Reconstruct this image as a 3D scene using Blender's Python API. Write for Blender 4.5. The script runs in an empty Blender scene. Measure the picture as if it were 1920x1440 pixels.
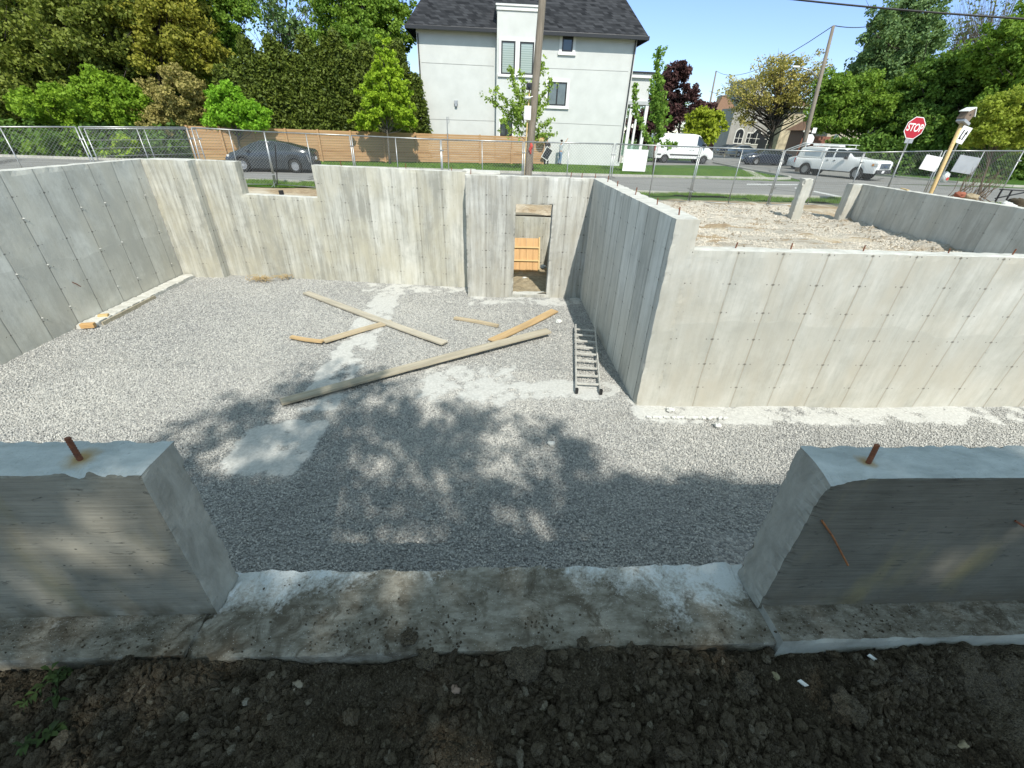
import bpy, bmesh, math, random
import numpy as np
from mathutils import Vector, Matrix
random.seed(7)
RNG = np.random.default_rng(11)
SC = bpy.context.scene
COL = SC.collection
R = math.radians

# ---------------------------------------------------------------- camera, sky, sun, exposure
CAM_H = 2.3
FPX, PITCH, ROLL, YAW = 794.0, 0.54126, -0.03784, 0.0611
_F = np.array([math.sin(YAW)*math.cos(PITCH), math.cos(YAW)*math.cos(PITCH), -math.sin(PITCH)])
_R = np.array([math.cos(YAW), -math.sin(YAW), 0.0])
_D = np.cross(_F, _R)
_R2 = math.cos(ROLL)*_R + math.sin(ROLL)*_D
_D2 = -math.sin(ROLL)*_R + math.cos(ROLL)*_D
cam = bpy.data.cameras.new('camera')
cam.sensor_width = 36.0
cam.lens = FPX/1920*36.0
cam.clip_start = 0.05
cam.clip_end = 3000
camo = bpy.data.objects.new('camera', cam)
M = Matrix(((_R2[0], -_D2[0], -_F[0], 0), (_R2[1], -_D2[1], -_F[1], 0), (_R2[2], -_D2[2], -_F[2], CAM_H), (0, 0, 0, 1)))
camo.matrix_world = M
COL.objects.link(camo)
SC.camera = camo

SUN = Vector((0.156, -0.92, 1.0)).normalized()      # towards the sun
world = bpy.data.worlds.new("World")
SC.world = world
world.use_nodes = True
wn = world.node_tree
sky = wn.nodes.new('ShaderNodeTexSky')
sky.sky_type = 'NISHITA'
sky.sun_disc = False
sky.sun_elevation = math.asin(SUN.z)
sky.sun_rotation = math.atan2(SUN.x, SUN.y)
sky.air_density = 0.9
sky.dust_density = 0.0
sky.ozone_density = 1.6
bg = wn.nodes['Background']
bg.inputs[1].default_value = 0.15
_tc = wn.nodes.new('ShaderNodeTexCoord'); _sp = wn.nodes.new('ShaderNodeSeparateXYZ'); wn.links.new(_tc.outputs['Generated'], _sp.inputs[0])
_rp = wn.nodes.new('ShaderNodeValToRGB'); _e = _rp.color_ramp.elements          # sky tint by elevation: dimmed in view, boosted higher up as added fill light
_e[0].position = 0.0; _e[0].color = (.47, .49, .55, 1); _e[1].position = .75; _e[1].color = (1.66, 1.31, .79, 1)
_q = _e.new(.20); _q.color = (.54, .585, .74, 1)
_q = _e.new(.34); _q.color = (1.42, 1.20, .80, 1)
wn.links.new(_sp.outputs[2], _rp.inputs[0])
_mx = wn.nodes.new('ShaderNodeMix'); _mx.data_type = 'RGBA'; _mx.blend_type = 'MULTIPLY'; _mx.inputs[0].default_value = 1.0
wn.links.new(sky.outputs[0], _mx.inputs[6]); wn.links.new(_rp.outputs[0], _mx.inputs[7]); wn.links.new(_mx.outputs[2], bg.inputs[0])
sun = bpy.data.lights.new('sun', 'SUN')
sun.energy = 2.8
sun.angle = R(0.53)
sun.color = (1.0, 0.96, 0.86)
suno = bpy.data.objects.new('sun', sun)
suno.rotation_euler = (-SUN).to_track_quat('-Z', 'Y').to_euler()
suno.location = (0, -10, 30)
COL.objects.link(suno)
SC.view_settings.view_transform = 'Standard'
SC.view_settings.look = 'None'
SC.view_settings.exposure = 0.98
SC.view_settings.gamma = 1.0

# ---------------------------------------------------------------- geometry of the view: pixel -> world
def ray(px, py):
    v = _F*FPX + _R2*(px-960) + _D2*(py-720)
    return v/v[1]
def at(px, py, Y):                       # world point at distance Y in front of the camera
    v = ray(px, py)*Y
    return Vector((v[0], v[1], v[2]+CAM_H))
def gz(px, py, z=0.0):                   # world point on the level z
    v = ray(px, py)
    v = v*((z-CAM_H)/v[2])
    return Vector((v[0], v[1], z))
def mpp(px, py, Y):                      # metres per photo pixel there
    v = ray(px, py)*Y
    return float(v@_F)/FPX

# ---------------------------------------------------------------- vector noise
_perm = np.random.default_rng(3).permutation(4096)
def _h(ix, iy, iz):
    return _perm[(_perm[(_perm[ix & 4095]+iy) & 4095]+iz) & 4095]/4095.0
def vnoise(x, y, z=0.0):
    x = np.asarray(x, float); y = np.asarray(y, float); z = np.asarray(z, float)+0*x
    ix = np.floor(x).astype(int); iy = np.floor(y).astype(int); iz = np.floor(z).astype(int)
    fx = x-ix; fy = y-iy; fz = z-iz
    fx = fx*fx*(3-2*fx); fy = fy*fy*(3-2*fy); fz = fz*fz*(3-2*fz)
    r = 0
    for dx in (0, 1):
        for dy in (0, 1):
            for dz in (0, 1):
                w = (fx if dx else 1-fx)*(fy if dy else 1-fy)*(fz if dz else 1-fz)
                r = r+w*_h(ix+dx, iy+dy, iz+dz)
    return r*2-1
def fbm(x, y, z=0.0, o=4):
    r = 0; a = 1; s = 1
    for i in range(o):
        r = r+a*vnoise(np.asarray(x)*s+17.3*i, np.asarray(y)*s+5.1*i, np.asarray(z)*s+9.7*i)
        a *= .5; s *= 2.03
    return r
def worley(x, y, seed=0):
    ix = np.floor(x).astype(int); iy = np.floor(y).astype(int)
    best = np.full(x.shape, 9.0)
    for dx in (-1, 0, 1):
        for dy in (-1, 0, 1):
            cx = ix+dx; cy = iy+dy
            px = cx+_h(cx, cy, seed+1+0*cx); py = cy+_h(cx, cy, seed+2+0*cx)
            best = np.minimum(best, (x-px)**2+(y-py)**2)
    return np.sqrt(best)

# ---------------------------------------------------------------- materials
class NG:
    def __init__(s, name):
        s.m = bpy.data.materials.new(name); s.m.use_nodes = True
        s.t = s.m.node_tree; s.b = s.t.nodes['Principled BSDF']
    def n(s, k, **kw):
        o = s.t.nodes.new(k)
        for a, b in kw.items(): setattr(o, a, b)
        return o
    def put(s, sock, v):
        if v is None: return
        if isinstance(v, bpy.types.NodeSocket): s.t.links.new(v, sock)
        else:
            if sock.type == 'RGBA' and len(v) == 3: v = (*v, 1)
            sock.default_value = v
    def ma(s, op, a, b=None, c=None, clamp=False):
        o = s.n('ShaderNodeMath', operation=op, use_clamp=clamp)
        s.put(o.inputs[0], a); s.put(o.inputs[1], b)
        if c is not None: s.put(o.inputs[2], c)
        return o.outputs[0]
    def mix(s, f, a, b, mode='MIX'):
        o = s.n('ShaderNodeMix', data_type='RGBA', blend_type=mode)
        s.put(o.inputs[0], f); s.put(o.inputs[6], a); s.put(o.inputs[7], b)
        return o.outputs[2]
    def pos(s): return s.n('ShaderNodeNewGeometry').outputs['Position']
    def obj(s): return s.n('ShaderNodeTexCoord').outputs['Object']
    def sep(s, v):
        o = s.n('ShaderNodeSeparateXYZ'); s.put(o.inputs[0], v); return o.outputs
    def comb(s, x, y, z):
        o = s.n('ShaderNodeCombineXYZ')
        s.put(o.inputs[0], x); s.put(o.inputs[1], y); s.put(o.inputs[2], z); return o.outputs[0]
    def scale(s, v, sc):
        o = s.n('ShaderNodeVectorMath', operation='MULTIPLY'); s.put(o.inputs[0], v); s.put(o.inputs[1], sc)
        return o.outputs[0]
    def noise(s, v, sc, det=4, ro=.55, dist=0):
        o = s.n('ShaderNodeTexNoise'); s.put(o.inputs['Vector'], v)
        o.inputs['Scale'].default_value = sc; o.inputs['Detail'].default_value = det
        o.inputs['Roughness'].default_value = ro; o.inputs['Distortion'].default_value = dist
        return o.outputs[0]
    def vor(s, v, sc, feature='F1'):
        o = s.n('ShaderNodeTexVoronoi', feature=feature); s.put(o.inputs['Vector'], v)
        o.inputs['Scale'].default_value = sc; return o
    def white(s, v):
        o = s.n('ShaderNodeTexWhiteNoise', noise_dimensions='3D'); s.put(o.inputs['Vector'], v); return o.outputs[0]
    def ramp(s, f, a, b, va=0.0, vb=1.0):
        o = s.n('ShaderNodeMapRange', clamp=True); s.put(o.inputs[0], f)
        for i, v in ((1, a), (2, b), (3, va), (4, vb)): s.put(o.inputs[i], v)
        return o.outputs[0]
    def bump(s, h, st=.5, d=.01, nrm=None):
        o = s.n('ShaderNodeBump'); s.put(o.inputs['Height'], h)
        o.inputs['Strength'].default_value = st; o.inputs['Distance'].default_value = d
        if nrm is not None: s.put(o.inputs['Normal'], nrm)
        return o.outputs[0]
    def out(s, col, rough=.8, nrm=None, metal=0, spec=None):
        s.put(s.b.inputs['Base Color'], col); s.put(s.b.inputs['Roughness'], rough)
        s.put(s.b.inputs['Metallic'], metal)
        if spec is not None: s.b.inputs['Specular IOR Level'].default_value = spec
        if nrm is not None: s.put(s.b.inputs['Normal'], nrm)
        return s.m

MATS = {}
def simple(name, c1, c2=None, sc=6, rough=.7, bump=0.0, bd=.01, metal=0, spec=None, det=4, stretch=None, obj=True):
    if name in MATS: return MATS[name]
    g = NG(name)
    v = g.obj() if obj else g.pos()
    if stretch: v = g.scale(v, stretch)
    if c2 is None: c2 = tuple(x*.85 for x in c1)
    f = g.noise(v, sc, det)
    f = g.ramp(f, .32, .68)
    col = g.mix(f, c1, c2)
    nr = g.bump(g.noise(v, sc*3, 4), bump, bd) if bump else None
    MATS[name] = g.out(col, rough, nr, metal, spec)
    return MATS[name]

def concrete(name, light, dark, tint, panel=.61, off=0.0, seam=.5, seamcol=(.16, .145, .11), streak=.5, blot=.5, pan=.5,
             tie=.4, pour=None, z0=-1.35, row=.406, seamw=.007):
    """cast-in-place wall: panel tints, seams, tie ends, vertical run-down stains, pour line"""
    g = NG(name)
    o = g.obj(); s = g.sep(o); u = g.ma('ADD', s[0], s[1]); z = s[2]
    uo = g.ma('ADD', u, off+200*panel)
    un = g.ma('DIVIDE', uo, panel)
    idx = g.ma('FLOOR', un)
    du = g.ma('MULTIPLY', g.ma('ABSOLUTE', g.ma('SUBTRACT', g.ma('FRACT', g.ma('ADD', un, .5)), .5)), panel)  # distance to seam
    rnd = g.white(g.comb(idx, 3.3, 0.0)); rnd2 = g.white(g.comb(idx, 8.1, 4.0))
    blo = g.noise(g.comb(u, g.ma('MULTIPLY', rnd, 9), g.ma('MULTIPLY', z, .8)), 1.7, 6, .62, .4)
    stv = g.comb(g.ma('MULTIPLY', u, 9.0), g.ma('MULTIPLY', rnd2, 20), g.ma('MULTIPLY', z, .55))
    stn = g.noise(stv, 1.0, 6, .62, .25)
    fine = g.noise(g.comb(g.ma('MULTIPLY', u, 60.0), 0.0, g.ma('MULTIPLY', z, 3.0)), 1.0, 3)
    f = g.ma('MULTIPLY', g.ramp(blo, .36, .64), blot)
    f = g.ma('ADD', f, g.ma('MULTIPLY', g.ramp(stn, .38, .68), streak))
    f = g.ma('ADD', f, g.ma('MULTIPLY', g.ma('SUBTRACT', rnd, .5), pan))
    sh = g.noise(g.comb(g.ma('MULTIPLY', u, 22.0), g.ma('MULTIPLY', rnd, 31), g.ma('MULTIPLY', z, 1.6)), 1.0, 7, .7, .6)
    f = g.ma('ADD', f, g.ma('MULTIPLY', g.ramp(sh, .5, .62), streak*.45))
    f = g.ma('ADD', f, g.ma('MULTIPLY', g.ma('SUBTRACT', g.noise(o, 11, 6, .75), .5), blot*.9))
    f = g.ma('ADD', f, g.ma('MULTIPLY', g.ma('SUBTRACT', fine, .5), .35), clamp=True)
    col = g.mix(f, light, dark)
    tn = g.ramp(g.noise(g.comb(g.ma('MULTIPLY', u, 1.6), 5.0, g.ma('MULTIPLY', z, .7)), 1.2, 5, .6), .42, .66)
    col = g.mix(g.ma('MULTIPLY', tn, .75), col, tint)
    # pour line
    if pour is not None:
        pl = g.ma('ADD', z, g.ma('MULTIPLY', g.ma('SUBTRACT', g.noise(g.comb(u, 0.0, 0.0), .35, 3), .5), 1.1))
        d = g.ma('SUBTRACT', pl, pour)
        below = g.ramp(d, -.9, 0.0); edge = g.ramp(d, .015, 0.0)
        col = g.mix(g.ma('MULTIPLY', g.ma('MULTIPLY', below, edge), .42), col, dark)
        col = g.mix(g.ma('MULTIPLY', g.ramp(g.ma('ABSOLUTE', d), .018, .0), g.ramp(g.noise(o, 6, 4), .45, .65, 0, .3)), col, light)
    wob = g.ma('ADD', du, g.ma('MULTIPLY', g.ma('SUBTRACT', g.noise(o, 9, 3), .5), .012))
    sw = g.ma('MULTIPLY', g.ramp(wob, seamw*1.8, seamw*.4), g.ramp(g.noise(g.comb(idx, 1.0, g.ma('MULTIPLY', z, 1.4)), 1.0, 3), .32, .6, .25, 1))
    col = g.mix(g.ma('MULTIPLY', sw, seam), col, seamcol)
    # soft stain beside seam
    col = g.mix(g.ma('MULTIPLY', g.ramp(du, .05, 0), g.ma('MULTIPLY', rnd2, .35)), col, dark)
    zr = g.ma('DIVIDE', g.ma('SUBTRACT', z, z0-.06), row)
    dz = g.ma('MULTIPLY', g.ma('ABSOLUTE', g.ma('SUBTRACT', g.ma('FRACT', g.ma('ADD', zr, .5)), .5)), row)
    r1 = g.ma('SQRT', g.ma('ADD', g.ma('MULTIPLY', du, g.ma('MULTIPLY', du, .35)), g.ma('MULTIPLY', dz, dz)))
    du2 = g.ma('SUBTRACT', du, .085)
    r2 = g.ma('SQRT', g.ma('ADD', g.ma('MULTIPLY', du2, du2), g.ma('MULTIPLY', dz, dz)))
    tk = g.ma('MAXIMUM', g.ramp(r1, .019, .009), g.ramp(r2, .011, .006))
    keep = g.ramp(g.white(g.comb(idx, g.ma('FLOOR', g.ma('ADD', zr, .5)), 2.0)), .15, .5, .3, 1)
    col = g.mix(g.ma('MULTIPLY', g.ma('MULTIPLY', tk, keep), tie), col, (.07, .065, .055))
    # small bug holes
    bh = g.vor(o, 9.0); hole = g.ramp(bh.outputs[0], .075, .045)
    hm = g.ramp(g.noise(o, 1.3, 3), .45, .62)
    hole = g.ma('MULTIPLY', hole, hm)
    col = g.mix(g.ma('MULTIPLY', hole, .55), col, (.08, .08, .075))
    h = g.ma('ADD', g.ma('MULTIPLY', g.noise(o, 14, 6, .65), .5), g.ma('MULTIPLY', stn, .25))
    h = g.ma('SUBTRACT', h, g.ma('MULTIPLY', sw, .7)); h = g.ma('SUBTRACT', h, hole)
    h = g.ma('ADD', h, g.ma('MULTIPLY', g.ma('MULTIPLY', tk, keep), .6))
    h = g.ma('ADD', h, g.ma('MULTIPLY', rnd, .8))
    return g.out(col, .82, g.bump(h, .8, .008), 0, .3)

MC_back = concrete('concrete_back', (.56, .55, .495), (.27, .265, .23), (.43, .40, .31), streak=.65, blot=.55, pan=.5, seam=.35, tie=.6, pour=None)
MC_bay = concrete('concrete_bay', (.56, .555, .52), (.27, .265, .24), (.38, .355, .295), streak=.6, blot=.45, pan=.7, panel=.46, seam=.55, tie=.75)
MC_left = concrete('concrete_left', (.70, .69, .63), (.46, .45, .40), (.58, .55, .465), streak=.35, blot=.95, pan=.7, seam=.65, seamcol=(.07, .065, .055), tie=.7, pour=-.15, seamw=.009)
MC_side = concrete('concrete_side', (.66, .65, .60), (.38, .375, .34), (.54, .52, .46), streak=.65, blot=.4, pan=.7, seam=.75, panel=.45, seamcol=(.05, .05, .045), tie=.6, seamw=.009)
MC_low = concrete('concrete_low', (.50, .49, .445), (.34, .335, .295), (.41, .38, .315), streak=.35, blot=.7, pan=.15, seam=.6, seamcol=(.24, .19, .125), tie=.65, pour=.02, seamw=.009)
MC_far = concrete('concrete_far', (.58, .575, .53), (.37, .36, .325), (.48, .45, .39), streak=.5, blot=.6, pan=.5, seam=.4)

def mk_front(name='concrete_front', k=1.0):
    g = NG(name); o = g.obj(); s = g.sep(o)
    br = g.noise(g.comb(g.ma('MULTIPLY', s[0], 1.3), s[1], g.ma('MULTIPLY', s[2], 75.0)), 1.0, 4, .6)
    bl = g.noise(o, 2.3, 6, .6)
    f = g.ma('ADD', g.ma('MULTIPLY', g.ramp(br, .35, .7), .45), g.ma('MULTIPLY', g.ramp(bl, .35, .65), .6), clamp=True)
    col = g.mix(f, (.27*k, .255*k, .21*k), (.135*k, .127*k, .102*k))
    col = g.mix(g.ma('MULTIPLY', g.ramp(g.noise(g.comb(g.ma('MULTIPLY', s[0], 3.0), 0.0, s[2]), 1.1, 4), .56, .72), .5), col, (.24, .20, .09))
    # mud near the base
    mud = g.ma('MULTIPLY', g.ramp(s[2], .34, .16), g.ramp(g.noise(o, 7, 5), .35, .6))
    col = g.mix(mud, col, (.09, .075, .05))
    fg = g.noise(g.comb(g.ma('MULTIPLY', s[0], 6.0), s[1], g.ma('MULTIPLY', s[2], 210.0)), 1.0, 4, .7)
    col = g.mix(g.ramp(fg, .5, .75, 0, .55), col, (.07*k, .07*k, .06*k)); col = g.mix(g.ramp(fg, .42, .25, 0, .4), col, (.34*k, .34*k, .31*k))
    sb = g.vor(g.scale(o, (1, 1, 1.6)), 13); hb = g.ma('MULTIPLY', g.ramp(sb.outputs[0], .10, .05), g.ramp(g.noise(o, 3, 3), .48, .6)); col = g.mix(hb, col, (.035, .035, .03))
    cr = g.ramp(g.noise(g.comb(g.ma('MULTIPLY', s[0], 9.0), s[1], g.ma('MULTIPLY', s[2], 34.0)), 1.0, 4, .6, 1.5), .64, .69)
    col = g.mix(g.ma('MULTIPLY', cr, .5), col, (.07, .07, .06))
    h = g.ma('ADD', g.ma('MULTIPLY', br, .35), g.ma('MULTIPLY', bl, .8)); h = g.ma('SUBTRACT', h, g.ma('MULTIPLY', cr, .5))
    h = g.ma('ADD', h, g.ma('MULTIPLY', g.noise(o, 40, 4, .7), .2))
    return g.out(col, .85, g.bump(h, .8, .006), 0, .25)
def mk_trowel(name, c1, c2, rust=None):
    g = NG(name); o = g.pos()
    n1 = g.noise(g.scale(o, (1, 2.2, 1)), 5, 6, .65, .3); n2 = g.noise(o, 38, 4, .7)
    col = g.mix(g.ramp(n1, .35, .68), c1, c2)
    col = g.mix(g.ma('MULTIPLY', g.ramp(n2, .62, .72), .4), col, (.12, .12, .11))
    for (x, y, r) in (rust or []):
        d = g.n('ShaderNodeVectorMath', operation='DISTANCE'); g.put(d.inputs[0], o); d.inputs[1].default_value = (x, y, 1.1)
        dd = g.ma('ADD', d.outputs[1], g.ma('MULTIPLY', g.ma('SUBTRACT', g.noise(o, 22, 4), .5), .06))
        col = g.mix(g.ma('MULTIPLY', g.ramp(dd, r, r*.2), .8), col, (.34, .20, .035))
    h = g.ma('ADD', n1, g.ma('MULTIPLY', n2, .5))
    return g.out(col, .8, g.bump(h, .9, .009), 0, .3)
def mk_muddy():
    g = NG('muddy_concrete'); o = g.pos(); s = g.sep(o)
    n1 = g.noise(o, 4.2, 8, .68, .5); n2 = g.noise(g.scale(o, (1, 2.5, 1)), 9, 6, .7); n3 = g.noise(o, 60, 3, .7)
    f = g.ma('ADD', n1, g.ma('MULTIPLY', g.ma('SUBTRACT', s[1], 1.28), 1.1))
    f = g.ma('ADD', f, g.ma('MULTIPLY', g.ma('SUBTRACT', g.ma('MINIMUM', g.ma('ABSOLUTE', g.ma('ADD', s[0], .1)), 1.3), .95), .30))
    f = g.ma('SUBTRACT', f, g.ma('MULTIPLY', g.ramp(g.ma('ABSOLUTE', s[0]), 1.38, 1.5), .13))
    f = g.ma('ADD', f, g.ma('MULTIPLY', g.ma('SUBTRACT', n3, .5), .35))
    col = g.mix(g.ramp(n2, .35, .65), (.125, .108, .080), (.28, .26, .215))
    st = g.noise(o, 9, 6, .7, .8); st2 = g.noise(o, 3.1, 5, .65)
    col = g.mix(g.ma('MULTIPLY', g.ramp(st, .47, .60), g.ramp(st2, .38, .55, .25, .85)), col, (.075, .061, .042))
    col = g.mix(g.ramp(f, .56, .70), col, (.42, .41, .375))
    col = g.mix(g.ramp(g.ma('ADD', f, g.ma('MULTIPLY', n3, .1)), .76, .82), col, (.52, .535, .52))
    wh = g.vor(o, 70); col = g.mix(g.ramp(wh.outputs[0], .12, .08), col, (.5, .49, .46))
    sp = g.vor(o, 46); sm = g.ma('MULTIPLY', g.ramp(sp.outputs[0], .22, .12), g.ramp(g.noise(o, 6, 3), .48, .6))
    col = g.mix(g.ma('MULTIPLY', sm, .6), col, (.07, .055, .04))
    h = g.ma('ADD', g.ma('MULTIPLY', n2, .8), g.ma('MULTIPLY', n3, .45)); h = g.ma('SUBTRACT', h, g.ma('MULTIPLY', sm, .3))
    return g.out(col, .88, g.bump(h, 1, .012), 0, .2)
MC_front = mk_front(); MC_front_shaded = mk_front('shaded_concrete_front', .60)  # right piece: same concrete, its deeper shade put into a darker base colour
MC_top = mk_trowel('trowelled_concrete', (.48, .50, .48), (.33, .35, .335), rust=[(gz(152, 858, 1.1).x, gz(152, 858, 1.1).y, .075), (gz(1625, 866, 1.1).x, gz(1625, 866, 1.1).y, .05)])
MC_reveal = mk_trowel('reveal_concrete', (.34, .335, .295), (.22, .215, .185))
MC_cap = mk_trowel('pale_concrete_cap', (.62, .61, .57), (.42, .41, .37))
MC_mud = mk_muddy()

M_wood = simple('weathered_lumber', (.47, .41, .30), (.33, .29, .215), 5, .75, .4, .004, stretch=(.25, 3, 3))
M_wood_new = simple('fresh_lumber', (.58, .36, .15), (.44, .26, .11), 5, .7, .3, .003, stretch=(.25, 4, 4))
M_wood_gold = simple('golden_lumber', (.62, .45, .21), (.47, .33, .15), 5, .7, .3, .003, stretch=(.25, 4, 4))
M_ply = simple('orange_plywood', (.55, .33, .14), (.44, .25, .10), 4, .65, .3, .003, stretch=(3, 3, .4))
M_steel = simple('galvanised_steel', (.42, .43, .43), (.30, .31, .31), 9, .42, metal=.7)
M_wire = simple('fence_wire', (.26, .27, .27), (.20, .21, .21), 9, .5, metal=.4)
M_alu = simple('dull_aluminium', (.56, .55, .51), (.40, .39, .36), 9, .5, metal=.1)
M_rust = simple('rusty_steel', (.22, .075, .03), (.10, .035, .02), 30, .85, .5, .002)
M_black = simple('black_plastic', (.02, .02, .022), (.012, .012, .013), 6, .5)
M_white = simple('white_board', (.72, .72, .71), (.62, .62, .61), 3, .5)
M_greyboard = simple('grey_board', (.33, .35, .38), (.26, .28, .31), 3, .5)

# ---------------------------------------------------------------- mesh helpers
def tag(o, label=None, cat=None, group=None, kind=None):
    if label: o['label'] = label
    if cat: o['category'] = cat
    if group: o['group'] = group
    if kind: o['kind'] = kind
    return o
def empty(name, loc, rz=0.0, label=None, cat=None, group=None):
    e = bpy.data.objects.new(name, None); e.empty_display_size = .3
    e.location = loc; e.rotation_euler = (0, 0, rz); COL.objects.link(e)
    return tag(e, label, cat, group)
def link_mesh(name, me, mat, parent=None, loc=None, smooth=False):
    if mat is not None: me.materials.append(mat)
    o = bpy.data.objects.new(name, me); COL.objects.link(o)
    if loc is not None: o.location = loc
    if parent is not None: o.parent = parent
    if smooth: me.polygons.foreach_set('use_smooth', [True]*len(me.polygons))
    return o
class MB:
    def __init__(s): s.v = []; s.f = []
    def add(s, vs, fs):
        n = len(s.v); s.v += [tuple(v) for v in vs]; s.f += [tuple(i+n for i in f) for f in fs]; return s
    def box(s, x0, x1, y0, y1, z0, z1):
        return s.add([(x0, y0, z0), (x1, y0, z0), (x1, y1, z0), (x0, y1, z0), (x0, y0, z1), (x1, y0, z1), (x1, y1, z1), (x0, y1, z1)],
                     [(0, 3, 2, 1), (4, 5, 6, 7), (0, 1, 5, 4), (1, 2, 6, 5), (2, 3, 7, 6), (3, 0, 4, 7)])
    def bar(s, a, b, w, h, up=(0, 0, 1)):          # box from a to b, width w, thickness h
        a = Vector(a); b = Vector(b); d = (b-a).normalized(); up = Vector(up)
        sd = d.cross(up)
        if sd.length < 1e-4: sd = d.cross(Vector((1, 0, 0)))
        sd.normalize(); u = sd.cross(d)
        vs = []
        for p in (a, b):
            for i, j in ((-1, -1), (1, -1), (1, 1), (-1, 1)): vs.append(p+sd*(i*w/2)+u*(j*h/2))
        return s.add(vs, [(0, 1, 2, 3), (7, 6, 5, 4), (0, 4, 5, 1), (1, 5, 6, 2), (2, 6, 7, 3), (3, 7, 4, 0)])
    def tube(s, pts, r, n=6, cap=True):
        pts = [Vector(p) for p in pts]
        rs = r if isinstance(r, (list, tuple)) else [r]*len(pts)
        prev = None; base = len(s.v); fs = []
        for i, p in enumerate(pts):
            d = (pts[min(i+1, len(pts)-1)]-pts[max(i-1, 0)]).normalized()
            if prev is None:
                a = d.cross(Vector((0, 0, 1)))
                if a.length < .05: a = d.cross(Vector((1, 0, 0)))
            else: a = prev-d*prev.dot(d)
            a.normalize(); prev = a; b = d.cross(a)
            for k in range(n):
                t = 2*math.pi*k/n; s.v.append(tuple(p+(a*math.cos(t)+b*math.sin(t))*rs[i]))
        for i in range(len(pts)-1):
            for k in range(n):
                k2 = (k+1) % n; o = base+i*n
                fs.append((o+k, o+k2, o+n+k2, o+n+k))
        if cap:
            fs.append(tuple(base+k for k in range(n))[::-1]); fs.append(tuple(base+(len(pts)-1)*n+k for k in range(n)))
        s.f += fs; return s
    def prism(s, poly, a, b, axis='y'):            # polygon in two axes extruded along the third
        n = len(poly)
        def mk(p, c): return {'y': (p[0], c, p[1]), 'x': (c, p[0], p[1]), 'z': (p[0], p[1], c)}[axis]
        vs = [mk(p, a) for p in poly]+[mk(p, b) for p in poly]
        fs = [tuple(range(n))[::-1], tuple(range(n, 2*n))]+[(i, (i+1) % n, n+(i+1) % n, n+i) for i in range(n)]
        return s.add(vs, fs)
    def build(s, name, mat, parent=None, org=None, smooth=False, loc=None, bevel=0):
        me = bpy.data.meshes.new(name)
        v = s.v if org is None else [(a-org[0], b-org[1], c-org[2]) for a, b, c in s.v]
        me.from_pydata(v, [], s.f); me.update()
        bm = bmesh.new(); bm.from_mesh(me); bmesh.ops.recalc_face_normals(bm, faces=bm.faces); bm.to_mesh(me); bm.free()
        if org is not None and parent is None and loc is None: loc = org
        o = link_mesh(name, me, mat, parent, loc, smooth)
        if bevel:
            md = o.modifiers.new('bevel', 'BEVEL'); md.width = bevel; md.segments = 2; md.limit_method = 'ANGLE'
        return o
def np_mesh(name, V, Fc, mat, parent=None, loc=None, attr=None, smooth=False):
    me = bpy.data.meshes.new(name); V = np.asarray(V, np.float32); Fc = np.asarray(Fc, np.int32); k = Fc.shape[1]
    me.vertices.add(len(V)); me.vertices.foreach_set('co', V.ravel())
    me.loops.add(Fc.size); me.loops.foreach_set('vertex_index', Fc.ravel())
    me.polygons.add(len(Fc)); me.polygons.foreach_set('loop_start', np.arange(0, Fc.size, k, dtype=np.int32))
    me.polygons.foreach_set('loop_total', np.full(len(Fc), k, np.int32))
    if attr is not None:
        a = me.attributes.new('rnd', 'FLOAT', 'FACE'); a.data.foreach_set('value', np.asarray(attr, np.float32))
    me.update(calc_edges=True)
    if smooth: me.polygons.foreach_set('use_smooth', np.ones(len(Fc), bool))
    return link_mesh(name, me, mat, parent, loc)
def grid_mesh(name, xs, ys, zf, mat, parent=None, loc=None, smooth=True, keep=None):
    X, Y = np.meshgrid(xs, ys); Z = zf(X, Y); nx, ny = len(xs), len(ys)
    V = np.stack([X, Y, Z], -1).reshape(-1, 3)
    i, j = np.meshgrid(np.arange(nx-1), np.arange(ny-1)); a = (j*nx+i).ravel()
    Fc = np.stack([a, a+1, a+nx+1, a+nx], 1)
    if keep is not None:
        c = V[Fc].mean(1); Fc = Fc[keep(c[:, 0], c[:, 1])]
    return np_mesh(name, V, Fc, mat, parent, loc, smooth=smooth)
def poly_sheet(name, pts, z, mat, kind='structure'):
    me = bpy.data.meshes.new(name); me.from_pydata([(p[0], p[1], z) for p in pts], [], [tuple(range(len(pts)))])
    bm = bmesh.new(); bm.from_mesh(me); bmesh.ops.triangulate(bm, faces=bm.faces)
    bmesh.ops.recalc_face_normals(bm, faces=bm.faces)
    for f in bm.faces:
        if f.normal.z < 0: f.normal_flip()
    bm.to_mesh(me); bm.free()
    return tag(link_mesh(name, me, mat), kind=kind)

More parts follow.
